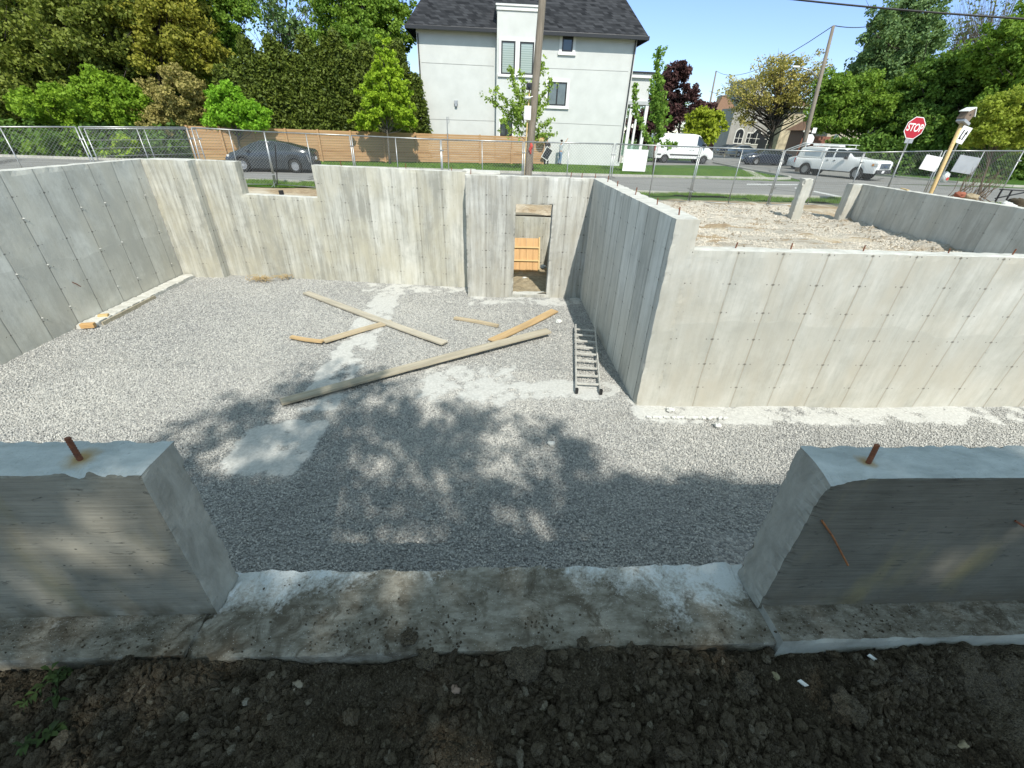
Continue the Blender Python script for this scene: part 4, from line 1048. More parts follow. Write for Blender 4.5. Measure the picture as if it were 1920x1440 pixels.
def shade_tree():
    """stands behind the camera: its shade falls on the near walls, the soil and the middle of the pit"""
    rng = np.random.default_rng(5); S = np.array([.156, -.92, 1.0]); C = []
    def add(x0, x1, y0, y1, dens, keep=None, smin=8.5, smax=13.5):
        n = int((x1-x0)*(y1-y0)*dens)
        for _ in range(n):
            x = rng.uniform(x0, x1); y = rng.uniform(y0, y1)
            if keep and not keep(x, y): continue
            C.append(np.array([x, y, 0])+S*rng.uniform(smin, smax))
    # outline of the shade on the pit floor, and the thinner places in it
    poly = [gz(x_, y_, FLOOR) for x_, y_ in ((300, 815), (390, 765), (500, 735), (560, 700), (640, 688), (720, 712), (800, 745), (860, 775), (930, 768), (1010, 795), (1075, 790), (1130, 850), (1170, 900), (1180, 1090), (200, 1090), (180, 940), (260, 860))]
    thin = [(gz(x_, y_, FLOOR), r_, k_) for x_, y_, r_, k_ in ((985, 865, .30, .42), (900, 840, .16, .6), (935, 985, .15, .35), (800, 1000, .10, .5), (1070, 880, .22, .6), (350, 810, .5, .6), (480, 760, .4, .65), (900, 1030, .10, .4))]
    def inside(x, y):
        c = False
        for i in range(len(poly)):
            a, b = poly[i], poly[i-1]
            if (a.y > y) != (b.y > y) and x < (b.x-a.x)*(y-a.y)/(b.y-a.y)+a.x: c = not c
        return c
    def mid(qx, qy):
        x, y = qx-.21, qy+1.24
        if not inside(x+rng.normal()*.06, y+rng.normal()*.08): return False
        for c, r, k in thin:
            if (x-c.x)**2+((y-c.y)*.8)**2 < r*r and rng.random() > k: return False
        return True
    n_main = len(C)
    add(-4.6, 1.6, .1, 5.9, 24, mid)
    add(-5.2, 1.3, -2.5, .9, 24)
    add(-1.4, 1.4, .8, 1.35, 24)
    add(1.2, 6, -2.5, 2.42, 26)
    add(1.15, 4.2, .7, 2.5, 22)
    add(-6, -1.4, 1.0, 2.2, 14, lambda x, y: float(fbm(x*3.2, y*2.4, 7, 2)) < -.02)
    add(-3.6, -1.3, 2.1, 2.75, 18)
    C = np.array(C); qv = C-C[:, 2:3]*S; keep = np.ones(len(C), bool)
    for x_, y_, r_ in ((178, 955, .19), (110, 1010, .16), (205, 1060, .19), (325, 1070, .15), (35, 1045, .17), (345, 1000, .12)):      # sun flecks on the left wall piece
        p_ = at(x_, y_, 1.285); qx, qy = p_.x-.156*p_.z, p_.y+.92*p_.z; keep &= ((qv[:, 0]-qx)**2+((qv[:, 1]-qy)*.75)**2) > r_*r_
    C = C[keep]
    base = Vector((3.2, -9.6, -.1)); rt = empty('maple_tree', tuple(base), 0, 'large maple behind the camera whose shade falls across the pit', 'tree')
    V, F, tone = leaf_quads(C, .26*rng.uniform(.6, 1.4, len(C)), 27, .095, rng, .8)
    np_mesh('crown', V-np.array(base), F, F_mid, rt, attr=tone)
    mb = MB(); ax = [base+Vector((-.25*i/7*3, .35*i/7*2, i*1.7)) for i in range(8)]
    mb.tube(ax, [.27-.03*i for i in range(8)], 10); mb.build('trunk', B_grey, rt, org=base, smooth=True)
    mb = MB()
    for k in rng.choice(len(C), 70, replace=False):
        c = Vector(C[k]); t0 = max(1.6, min(6.5, (c.z-2.5)/1.7)); i = int(t0); a = ax[i].lerp(ax[min(7, i+1)], t0-i); m = a.lerp(c, .5)+Vector((0, 0, .25)); mb.tube([a, m, c], [.07, .035, .012], 5)
    mb.build('branch', B_grey, rt, org=base, smooth=True)['kind'] = 'stuff'
shade_tree()

def E(px, py, Y, rx, ry, dz=None):            # ellipsoid crown given by its place, distance and photo radii
    m = mpp(px, py, Y); return (tuple(at(px, py, Y)), (rx*m, (dz if dz else rx*m*.9), ry*m))
def gp(px, py, Y, z=0.0):
    p = at(px, py, Y); return (p.x, p.y, z)
G1 = 'trees of the wood beyond the road on the left'
tree('tree', 'tall dark tree at the far left edge with drooping branches', 'tree', gp(60, 250, 38), [E(40, 60, 38, 110, 95), E(30, 170, 38, 95, 60), E(150, 0, 40, 90, 70)], 470, 110, .62, .17, F_olive, B_dark, .30, group=G1, seed=1, branches=60)
tree('tree', 'olive green tree with a dark forked trunk left of centre of the wood', 'tree', gp(190, 250, 37), [E(190, 60, 37, 90, 90), E(240, 10, 38, 80, 60), E(110, 110, 37, 70, 50)], 430, 110, .6, .165, F_olive, B_dark, .32, group=G1, seed=2, branches=60)
tree('tree', 'yellowish green tree in the middle of the wood', 'tree', gp(300, 250, 37), [E(320, 60, 37, 75, 75), E(370, 110, 37, 45, 40), E(300, -20, 38, 80, 50)], 380, 110, .55, .155, leaf_mat('yellow_green_leaf', (.11, .13, .02), (.21, .22, .035), .35), B_dark, .24, group=G1, seed=3, branches=50)
tree('tree', 'bright green tree at the right end of the wood with thin top', 'tree', gp(420, 245, 40), [E(405, 25, 40, 50, 60), E(430, -10, 41, 45, 40), E(395, 90, 40, 40, 40)], 230, 100, .5, .15, F_mid, B_dark, .2, group=G1, seed=4)
tree('tree', 'dark dense tree filling the gap behind the bright bushes', 'tree', gp(150, 270, 42), [E(120, 210, 42, 190, 45), E(330, 190, 42, 130, 60)], 360, 100, .7, .19, F_dark, B_dark, .3, group=G1, seed=5)
tree('tree', 'tall thin leafed tree with sky showing through above the cedar hedge', 'tree', gp(520, 240, 48), [E(505, 20, 48, 60, 70), E(560, 55, 49, 55, 40), E(600, 0, 50, 45, 60)], 150, 22, .9, .22, F_blue, B_grey, .22, group=G1, seed=6, branches=90, shell=.2, brad=.18)
tree('tree', 'broad green tree rising behind the hedge beside the house', 'tree', gp(690, 240, 46), [E(690, 55, 46, 75, 70), E(640, 20, 46, 60, 60), E(735, 20, 47, 45, 60), E(670, 90, 45, 80, 40)], 430, 110, .6, .17, F_mid, B_dark, .3, group=G1, seed=7)
tree('bush', 'bright green bush mass in front of the dark wood', 'bush', gp(200, 300, 33), [E(150, 200, 33, 90, 32), E(235, 205, 33, 50, 40), E(190, 165, 33.5, 50, 25), E(70, 205, 33, 45, 22)], 430, 95, .36, .135,leaf_mat('bush_leaf', (.08, .17, .015), (.16, .27, .025), .4), B_dark, .08, group='bushes in front of the wood', seed=8, stems=4)
tree('bush', 'pale olive bush between the bright bush and the rounded maple', 'bush', gp(350, 300, 33), [E(345, 190, 33, 55, 50), E(300, 230, 33, 40, 28)], 260, 90, .34, .115, F_tan, B_dark, .07, group='bushes in front of the wood', seed=9, stems=4)
tree('bush', 'low leafy bush behind the wire fence at the left', 'bush', gp(120, 292, 30.5), [E(90, 280, 30.5, 40, 16), E(160, 278, 30.5, 35, 20)], 90, 45, .25, .16, F_mid, B_dark, .05, group='bushes in front of the wood', seed=10, stems=3)
tree('bush', 'small sprouting bush behind the barred fence panel', 'bush', gp(225, 295, 30.5), [E(235, 272, 30.5, 22, 18), E(205, 285, 30.5, 20, 12)], 50, 40, .22, .15, F_bright, B_dark, .04, group='bushes in front of the wood', seed=11, stems=3)
tree('bush', 'dark undergrowth behind the wire fence at the far left', 'bush', gp(30, 292, 32), [E(20, 265, 32, 90, 28), E(170, 262, 32.5, 110, 26), E(310, 268, 32.5, 60, 26), E(-80, 265, 32, 80, 30)], 420, 45, .5, .2, F_dark, B_dark, .06, group='bushes in front of the wood', seed=12, stems=5)
tree('maple_tree', 'rounded bright green maple left of the dark hedge', 'tree', gp(455, 300, 31), [E(425, 190, 31, 32, 32), E(450, 215, 31, 45, 25), E(480, 222, 31, 22, 18), E(410, 225, 31, 20, 16)], 210, 90, .3, .12, leaf_mat('maple_leaf_fresh', (.09, .23, .015), (.17, .34, .03), .42), B_grey, .08, seed=13)
# cedar hedge: a row grown together
def cedar_hedge():
    rng = np.random.default_rng(77); org = Vector(gp(600, 290, 36)); C = []; rad = []
    rt = empty('cedar_hedge', tuple(org), 0, 'tall dark cedar hedge behind the wooden fence', 'hedge')
    xs = np.linspace(415, 776, 25)
    for i, px in enumerate(xs):
        Y = 34.5+3.5*(px-415)/380; top = 98+14*math.sin(i*1.7)+rng.uniform(-12, 12)+(30 if px < 450 else 0)-(8 if 560 < px < 700 else 0)
        if px > 755: top += 45
        p = at(px, top, Y); h = p.z
        m = 210
        z = rng.random(m)**.8*h; rr = (.95*np.clip((1.03-z/h), 0, 1)**.45)*np.sqrt(rng.random(m))*1.0+.05; a = rng.uniform(0, 6.28, m)
        C.append(np.stack([p.x+rr*np.cos(a), p.y+rr*np.sin(a)*.9, z+.1], 1))
    C = np.concatenate(C)
    V, F, t = leaf_quads(C, .30, 34, .12, rng, .2, (1, 1, 1.3), 2.1); np_mesh('foliage', V-np.array(org), F, F_cedar, rt, attr=t)
    for px in xs[::2]:
        Y = 34.5+3.5*(px-415)/380; p = at(px, 200, Y); mb = MB(); mb.tube([(p.x, p.y, -.1), (p.x+.1, p.y, 5)], [.09, .03], 6); mb.build('trunk', B_grey, rt, org=org)
cedar_hedge()
tree('maple_tree', 'bright lime green young maple in front of the wooden fence and house corner', 'tree', gp(731, 303, 32.6), [E(722, 100, 32.6, 16, 32), E(718, 150, 32.6, 34, 36), E(725, 200, 32.6, 50, 32), E(690, 225, 32.6, 30, 20), E(762, 222, 32.6, 28, 22), E(700, 178, 32.6, 32, 24), E(752, 170, 32.6, 24, 26), E(740, 128, 32.6, 16, 22)], 460, 60, .2, .115, F_bright, B_grey, .07, seed=14, branches=60, shell=.2)
def airy_tree(name, label, base, tips, Y, mat, leaf, per, trunk_r, seed, group=None, trunk_top=None):
    """young tree: each limb a curved tube wrapped in leaves along its length"""
    rng = np.random.default_rng(seed); base = Vector(base); rt = empty(name, tuple(base), 0, label, 'tree', group)
    top = at(*trunk_top, Y); mb = MB(); mb.tube([base-Vector((0, 0, .05)), base.lerp(top, .5), top], [trunk_r, trunk_r*.7, trunk_r*.2], 7); mb.build('trunk', B_brown, rt, org=base, smooth=True)
    mb = MB(); C = []
    for (sx, sy, ex, ey, bulge) in tips:
        a = at(sx, sy, Y); b = at(ex, ey, Y+rng.uniform(-.7, .7)); m = a.lerp(b, .5)+Vector((bulge, 0, -abs(bulge)*.3))
        mb.tube([a, m, b], [trunk_r*.35, trunk_r*.22, trunk_r*.08], 5)
        n = max(5, int((b-a).length/.13))
        for i in range(n):
            t = .25+.78*i/n; q = a.lerp(m, min(1, t*2)) if t < .5 else m.lerp(b, (t-.5)*2)
            C.append(np.array(q)+rng.normal(size=3)*.05)
            if rng.random() < .5: C.append(np.array(q)+rng.normal(size=3)*.22)
    mb.build('branch', B_brown, rt, org=base, smooth=True)['kind'] = 'stuff'
    V, F, t = leaf_quads(np.array(C), .15, per, leaf, rng, .3, (1, 1, 1.2)); np_mesh('crown', V-np.array(base), F, mat, rt, attr=t)
    return rt
airy_tree('young_tree', 'airy young tree with upswept leafy limbs left of the utility pole', gp(1000, 318, 31), [(985, 235, 912, 183, 0), (985, 240, 928, 165, .1), (983, 230, 955, 128, .1), (985, 225, 976, 135, 0), (985, 235, 1035, 150, 0), (985, 245, 1025, 185, 0), (990, 250, 1036, 225, 0), (988, 258, 1040, 252, -.1), (985, 255, 945, 215, .1), (985, 262, 938, 228, 0), (985, 225, 1018, 115, 0), (980, 235, 990, 175, 0), (985, 250, 960, 190, 0), (985, 240, 1005, 150, 0), (990, 262, 1030, 250, 0), (985, 255, 1015, 205, 0), (984, 240, 965, 165, 0)], 31, F_fresh, .12, 9, .055, 21, trunk_top=(982, 165))
airy_tree('young_tree', 'narrow young tree in front of the porch and white van', gp(1225, 325, 31), [(1228, 240, 1236, 90, 0), (1228, 235, 1232, 115, .15), (1228, 250, 1222, 150, 0), (1228, 255, 1240, 150, 0), (1225, 262, 1190, 160, -.5), (1228, 265, 1258, 218, 0), (1228, 262, 1250, 190, 0), (1228, 275, 1205, 250, 0), (1228, 272, 1268, 270, .1), (1230, 268, 1240, 200, 0), (1228, 240, 1233, 180, .1), (1226, 270, 1245, 245, 0)], 31, leaf_mat('porch_tree_leaf', (.07, .16, .03), (.15, .26, .05), .4), .13, 13, .05, 22, trunk_top=(1232, 150))
# right side
tree('plum_tree', 'purple leaved tree behind the white van', 'tree', gp(1270, 285, 52), [E(1268, 175, 52, 38, 45), E(1262, 145, 52, 22, 25), E(1245, 215, 52, 32, 35), E(1305, 190, 53, 18, 18), E(1325, 215, 54, 22, 20), E(1215, 240, 52, 40, 28)], 300, 90, .45, .19, F_purple, B_dark, .16, seed=15)
tree('shrub_tree', 'small round yellow green tree beside the purple tree', 'tree', gp(1318, 285, 47), [E(1318, 235, 47, 33, 28), E(1312, 255, 47, 30, 18), E(1325, 215, 47, 14, 12)], 150, 55, .4, .2, leaf_mat('yellow_green_shrub', (.13, .19, .015), (.23, .29, .03), .4), B_dark, .08, seed=16)
tree('locust_tree', 'golden yellow leafing tree with dark forked branches in front of the grey house', 'tree', gp(1440, 292, 58), [E(1400, 175, 58, 45, 38), E(1450, 150, 58, 60, 42), E(1510, 150, 58, 50, 40), E(1480, 190, 58, 60, 32), E(1395, 215, 58, 22, 25), E(1475, 125, 58, 35, 18)], 330, 34, .7, .17, F_gold, B_dark, .26, seed=17, branches=150, shell=.15, rag=.3, brad=.3, fork=.2)
G2 = 'big maples on the right'
tree('maple_tree', 'tall bluish green maple with open top right of the street pole', 'tree', gp(1690, 290, 50), [E(1665, 70, 50, 50, 55), E(1720, 40, 50, 45, 55), E(1640, 130, 50, 45, 40), E(1700, 110, 50, 60, 50)], 380, 95, .7, .2, F_blue, B_dark, .35, group=G2, seed=18, branches=70, shell=.3)
tree('maple_tree', 'fresh green maple hanging low over the pickup', 'tree', gp(1600, 300, 45), [E(1565, 165, 45, 35, 28), E(1560, 205, 45, 45, 38), E(1620, 170, 45, 42, 28), E(1640, 205, 44, 55, 30), E(1600, 220, 45, 50, 25), E(1700, 180, 44, 55, 35)], 520, 100, .5, .17, F_mid, B_dark, .3, group=G2, seed=19, lean=(.5, 0), branches=60)
tree('maple_tree', 'dark green maple filling the view behind the stop sign', 'tree', gp(1760, 310, 42), [E(1760, 170, 42, 70, 60), E(1720, 240, 41, 60, 40), E(1800, 240, 41, 70, 45), E(1850, 150, 41, 70, 60)], 560, 100, .6, .19, F_dark, B_dark, .36, group=G2, seed=20, lean=(-1.0, 0), branches=60)
tree('maple_tree', 'green maple at the upper right edge', 'tree', gp(1960, 320, 38), [E(1890, 90, 38, 65, 55), E(1950, 150, 37, 80, 60), E(1880, 210, 37, 60, 50)], 430, 100, .55, .17, F_mid, B_dark, .36, group=G2, seed=23, branches=50)
tree('bare_tree', 'sparse bare branched tree at the top right', 'tree', gp(1790, 290, 56), [E(1800, 50, 56, 60, 60), E(1850, 30, 56, 60, 60), E(1900, 20, 56, 40, 50)], 170, 3, .6, .2, F_olive, B_grey, .3, seed=24, branches=170, shell=.1, brad=.16, fork=.3)
tree('small_tree', 'yellow green leafy tree close behind the fence at the right edge', 'tree', gp(1835, 370, 20), [E(1875, 215, 20, 45, 30), E(1850, 245, 20, 40, 28), E(1905, 250, 20, 40, 30), E(1900, 195, 20, 40, 26)], 300, 55, .22, .09, F_lime, B_brown, .05, seed=25, lean=(-.2, 0))
def long_hedge():
    rng = np.random.default_rng(78); C = []
    for i in range(2400):
        t = rng.random(); px = 1560+t*500; Y = 41-t*5; p = at(px, 300, Y); C.append([p.x, p.y+rng.uniform(0, 1.6), rng.uniform(.1, 2.6)*(1-.1*math.sin(t*30))])
    org = Vector(gp(1750, 320, 39)); rt = empty('hedge', tuple(org), 0, 'dark clipped hedge under the maples on the right', 'hedge')
    V, F, t = leaf_quads(np.array(C), .38, 20, .2, rng, .3); np_mesh('foliage', V-np.array(org), F, F_dark, rt, attr=t)
    for px in range(1580, 2000, 40): mb = MB(); mb.tube([(at(px, 300, 41-(px-1560)/100).x, 41.5-(px-1560)/100, -.1), (at(px, 300, 41-(px-1560)/100).x+.1, 41.6-(px-1560)/100, 1.8)], .05, 5); mb.build('stem', B_dark, rt, org=org)
long_hedge()
def far_wood(name, label, px0, px1, Y, ztop, n, m, seed, yj=6):
    rng = np.random.default_rng(seed); C = []
    for i in range(n):
        px = rng.uniform(px0, px1); YY = Y+rng.uniform(0, yj); p = at(px, 250, YY); zt = ztop*(.8+.25*math.sin(px*.021+seed)+.12*math.sin(px*.07)); C.append([p.x, YY, rng.random()**.8*zt+.3])
    V, F, t = leaf_quads(np.array(C), 1.1, 26, .42, rng, .4); o = np_mesh(name, V, F, m, attr=t); tag(o, label, 'woodland', kind='stuff')
far_wood('woodland', 'dark mass of trees behind the wood on the left', -350, 470, 46, 10.5, 1500, F_dark, 31)
far_wood('woodland', 'low tree line far behind the houses', 1100, 2100, 120, 11, 700, F_dark, 33, 15)
far_wood('woodland', 'dark mass of trees behind the maples on the right', 1640, 2250, 58, 11, 900, F_dark, 34, 8)
# grass blades along the verge and lawn edge
def blades(name, pts, h, w, label):
    rng = np.random.default_rng(4); n = len(pts); a = rng.uniform(0, 6.28, n); hh = h*rng.uniform(.4, 1.2, n); d = np.stack([np.cos(a), np.sin(a), 0*a], 1)*w
    ln = rng.normal(size=(n, 3))*h*.3; ln[:, 2] = 0; tip = pts+ln; tip[:, 2] += hh
    V = np.stack([pts-d, pts+d, tip], 1).reshape(-1, 3); tag(np_mesh(name, V, np.arange(n*3).reshape(-1, 3), M_blade, attr=rng.random(n)), label, 'grass', kind='stuff')
M_blade = leaf_mat('grass_blade', (.05, .12, .018), (.12, .21, .04), .25)
n = 60000; x = RNG.uniform(-24, 26, n); y = RNG.uniform(18.9, 20.45, n); k = (y > 19.0+.4*fbm(x*.6, y*0, 3, 3)) & ~((x > 5) & (x < 11.2) & (y < 19.9)); x = x[k]; y = y[k]
blades('grass', np.stack([x, y, .03+.05*fbm(x*1.2, y*1.2, 1, 4)], 1), .11, .012, 'rough grass of the verge between the fence and the road')
n = 50000; x = RNG.uniform(-26, 21, n); y = RNG.uniform(28.9, 38, n); k = (y < 31.5+(x+14)*.3) | (x > 4); k &= (x < 18) | (y > 31); k &= x < 20.6; x = x[k]; y = y[k]
blades('lawn_blades', np.stack([x, y, 0*x+.012], 1), .07, .014, 'short grass blades of the lawn in front of the house')

# ================================================================ TEMPORARY FENCE PANELS
def wire_mesh(mb, L, H, pitch=.075, r=.0024):
    """woven diamond mesh: two sets of slanting wires clipped to the panel"""
    def seg(a, b, off):
        d = (Vector(b)-Vector(a)).normalized(); n = Vector((-d.z, 0, d.x))*r; k = len(mb.v)
        for p in (a, b):
            p = Vector(p); mb.v += [tuple(p+n+Vector((0, off, 0))), tuple(p-n+Vector((0, off, 0))), tuple(p+Vector((0, off+r*1.7, 0)))]
        mb.f += [(k, k+1, k+4, k+3), (k+1, k+2, k+5, k+4), (k+2, k, k+3, k+5)]
    s = 0
    n = int((L+H)/pitch/1.0)
    for i in range(n+1):
        c = i*pitch*1.35-H
        x0 = max(0, c); x1 = min(L, c+H)
        if x1-x0 < .02: continue
        seg((x0, 0, x0-c), (x1, 0, x1-c), 0)
        seg((x0, 0, H-(x0-c)), (x1, 0, H-(x1-c)), r)
def fence_panel(a, b, za, zb, label, H=1.93, mid=True, bars=0, mesh=True, z0=.05):
    a = Vector((a[0], a[1], za-H)); b = Vector((b[0], b[1], zb-H)); d = b-a; L = d.length
    rt = empty('fence_panel', a, 0, label, 'fence panel', 'temporary wire fence panels around the site')
    rt.rotation_euler = (0, -math.asin(d.z/L), math.atan2(d.y, d.x))
    L -= .06
    mb = MB(); r = .021
    mb.tube([(0.0, 0, -.0), (0.0, 0, H)], r, 8); mb.tube([(L, 0, 0), (L, 0, H)], r, 8)
    mb.tube([(0, 0, H), (L, 0, H)], r, 8); mb.tube([(0, 0, .12), (L, 0, .12)], r*.7, 6)
    if mid: mb.tube([(L/2, 0, .12), (L/2, 0, H)], r*.8, 6)
    mb.build('frame', M_steel, rt, smooth=True)
    if bars:
        for i in range(bars): mb = MB(); mb.tube([(0, .0, .35+i*(H-.45)/bars), (L, 0, .35+i*(H-.45)/bars)], .008, 5); mb.build('crossbar', M_steel, rt)
    if mesh:
        mb = MB(); wire_mesh(mb, L, H-.12); o = mb.build('wire_mesh', M_wire, rt); o.location = (0, .004, .12)
    for x in (.02, L-.02): mb = MB(); mb.tube([(x, -.38, -H*0+.015), (x, .38, .015)], .018, 6); mb.tube([(x, -.36, .02), (x, 0, .20)], .012, 6); mb.build('foot', M_steel, rt)
    for z in (.45, H-.35): mb = MB(); mb.box(L-.03, L+.10, -.03, .03, z, z+.04); mb.build('clamp', M_steel, rt, bevel=.004)
    return rt
def tp(px, py, Y):
    p = at(px, py, Y); return (p.x, p.y), p.z
FP = [(-150, 238, 14.6), (150, 238, 15.8), (355, 239, 18.0), (495, 247, 19.0), (658, 254, 17.9), (828, 262, 17.3), (985, 266, 17.1), (1155, 270, 17.1), (1316, 276, 17.05), (1473, 282, 16.95), (1625, 286, 17.6), (1775, 283, 17.4), (1925, 283, 17.4)]
LB = ['fence panel at the far left edge in front of the dark wood', 'fence panel left of the car, above the far left corner', 'fence panel in front of the bonnet of the dark car', 'fence panel behind the window notch, over the rear of the dark car',
      'fence panel in front of the lime green maple', 'fence panel between the hooked rod and the utility pole', 'fence panel in front of the two people', 'fence panel carrying the white square board',
      'fence panel in front of the grass corner and yellow tree', 'fence panel in front of the dark sedan', 'fence panel in front of the white pickup', 'fence panel behind the leaning wooden post', 'fence panel at the far right edge']
for i in range(len(FP)-1):
    (a, za), (b, zb) = tp(*FP[i]), tp(*FP[i+1])
    fence_panel(a, b, za, zb, LB[i])
(a, za), (b, zb) = tp(160, 241, 17.5), tp(372, 242, 20.0)
fence_panel(a, b, za, zb, 'second fence panel with horizontal bars behind the far left corner', bars=6)
(a, za), (b, zb) = tp(1450, 283, 17.6), tp(1478, 284, 15.2)

# ================================================================ UTILITY POLE AND SMALL THINGS ON IT
M_pole = simple('old_pole_wood', (.24, .205, .165), (.14, .12, .095), 3, .85, .6, .01, stretch=(5, 5, .5))
pb = at(989, 340, 19.4); pt = at(1017, 0, 19.4); d_ = (pt-pb).normalized()
up = empty('utility_pole', (pb.x, pb.y, 0), 0, 'weathered wooden utility pole in front of the white house', 'utility pole')
mb = MB(); mb.tube([pb-d_*(pb.z+.2), pb, pt, pt+d_*3.5], [.165, .155, .13, .115], 18); mb.build('pole', M_pole, up, org=(pb.x, pb.y, 0), smooth=True)
w0 = at(981, 345, 19.15); w1 = at(993, 165, 19.15)
mb = MB(); mb.bar(w0, w1, .14, .045); tag(mb.build('wooden_board', M_wood_gold, org=tuple(w0), bevel=.004), 'pale timber board standing against the left side of the utility pole', 'board')
def on_pole(name, px, py, w, h, t, m, label, cat, Y=19.05):
    c = at(px, py, Y); mb = MB(); mb.box(-w/2, w/2, -t/2, t/2, -h/2, h/2); o = mb.build(name, m, loc=c, bevel=min(.012, t*.3)); return tag(o, label, cat)
o = on_pole('meter_box', 989, 212, .26, .46, .12, M_white, 'white box fixed to the board on the utility pole', 'box'); mb = MB(); mb.box(-.115, .115, -.066, -.061, -.21, .21); mb.build('lid', M_white, o)
o = on_pole('camera_box', 992, 162, .20, .22, .14, M_black, 'small black box high on the utility pole', 'box'); mb = MB(); mb.tube([(0, -.07, 0), (0, -.11, 0)], .05, 12); mb.build('lens', simple('dark_glass', (.01, .01, .012), None, 3, .1), o)
o = on_pole('lamp_head', 989, 184, .22, .08, .16, M_steel, 'small grey fitting between the two boxes on the pole', 'fitting'); mb = MB(); mb.tube([(.0, 0, .0), (.2, .05, .06)], .02, 6); mb.build('bracket', M_steel, o)
M_red = simple('red_tape', (.55, .05, .03), (.45, .04, .03), 4, .6)
mb = MB(); c = at(995, 277, 19.22); mb.tube([c+Vector((0, 0, .16)), c+Vector((.03, 0, .05)), c+Vector((-.02, 0, -.08)), c+Vector((.02, 0, -.22))], [.04, .07, .06, .02], 8)
tag(mb.build('red_bag', M_red, org=tuple(c)), 'red tape bundle tied to the foot of the utility pole', 'tape')
rb = at(841, 318, 18.2); rtp = at(838, 219, 18.2)
rr = empty('metal_rod', (rb.x, rb.y, 0), 0, 'tall thin metal rod with a hooked top in front of the white house', 'rod')
mb = MB(); mb.tube([(rb.x, rb.y, -.05), tuple(rtp)], .016, 8); mb.build('shaft', M_steel, rr, org=(rb.x, rb.y, 0))
mb = MB(); mb.tube([rtp-Vector((0, 0, .02)), rtp+Vector((.06, 0, .0)), rtp+Vector((.07, 0, -.16)), rtp+Vector((.0, 0, -.24))], .01, 6); mb.build('hook', M_steel, rr, org=(rb.x, rb.y, 0))
def hang_board(name, px, py, wpx, hpx, Y, m, label, tilt=0.0, sk=0):
    c = at(px, py, Y); k = mpp(px, py, Y); mb = MB(); w = wpx*k; h = hpx*k
    mb.prism([(-w/2, -h/2), (w/2, -h/2), (w/2+sk*k, h/2), (-w/2+sk*k, h/2)], -.012, .012, 'y')
    o = mb.build(name, m, loc=c, bevel=.003); o.rotation_euler = (0, tilt, 0)
    mb = MB(); [mb.tube([(x, -.014, h/2-.03), (x, .03, h/2+.05)], .006, 5) for x in (-w*.35, w*.35)]; mb.build('tie', M_wire, o)
    return tag(o, label, 'board')
o = hang_board('sign_board', 1191, 301, 44, 36, 16.95, M_white, 'white square board tied to the fence in front of the house corner')
hang_board('sign_board', 1745, 306, 34, 24, 17.25, M_white, 'tilted pale board left of the leaning wooden post', .12)
hang_board('sign_board', 1811, 309, 44, 28, 17.2, M_greyboard, 'grey rectangular board right of the leaning wooden post', .10)
# leaning wooden post with a small house-shaped lamp on top
p0 = at(1745, 362, 16.2); p1 = at(1806, 226, 16.2)
mb = MB(); e = (p1-p0).normalized(); mb.tube([p0-e*1.6, p0, p1], [.07, .065, .055], 12)
tag(mb.build('wooden_post', M_wood_gold, org=tuple(p0), smooth=True), 'leaning round wooden post behind the grey garage wall', 'post')
h0 = at(1812, 216, 16.2); k = mpp(1812, 216, 16.2)
bh = empty('bird_house', tuple(h0), 0, 'little house shaped box with white roof edge on the leaning post', 'bird house'); bh.rotation_euler = (0, .35, .2)
mb = MB(); mb.prism([(-.16, -.16), (.14, -.16), (.14, .05), (-.01, .20), (-.16, .05)], -.12, .12, 'y'); mb.build('body', simple('weathered_brown', (.20, .15, .11), (.12, .09, .07), 8, .8), bh)
mb = MB(); mb.bar((-.01, 0, .23), (.20, 0, .03), .3, .025); mb.bar((-.01, 0, .23), (-.22, 0, .03), .3, .025); mb.build('roof', M_white, bh)
mb = MB(); mb.box(-.14, .2, -.16, .1, -.24, -.165); mb.build('base', M_greyboard, bh)
mb = MB(); mb.tube([(-.01, -.119, .0), (-.01, -.125, .0)], .03, 12); mb.build('entrance_hole', M_black, bh)

def letters(txt, size, m, parent, loc, rot, ext=.002, name='lettering', bold=True):
    cu = bpy.data.curves.new(name, 'FONT'); cu.body = txt; cu.size = size; cu.align_x = 'CENTER'; cu.align_y = 'CENTER'; cu.extrude = ext
    if bold: cu.offset = size*.018
    t = bpy.data.objects.new('tmp', cu); COL.objects.link(t); bpy.context.view_layer.update()
    me = bpy.data.meshes.new_from_object(t.evaluated_get(bpy.context.evaluated_depsgraph_get())); bpy.data.objects.remove(t)
    me.materials.clear(); me.name = name; o = link_mesh(name, me, m, parent); o.location = loc; o.rotation_euler = rot; return o
M_stop = simple('stop_red', (.42, .012, .03), (.36, .010, .025), 3, .45); M_signw = simple('sign_white', (.78, .78, .78), (.72, .72, .72), 3, .4)
def octo(r, n=8, a0=math.pi/8): return [(r*math.cos(a0+2*math.pi*i/n), r*math.sin(a0+2*math.pi*i/n)) for i in range(n)]
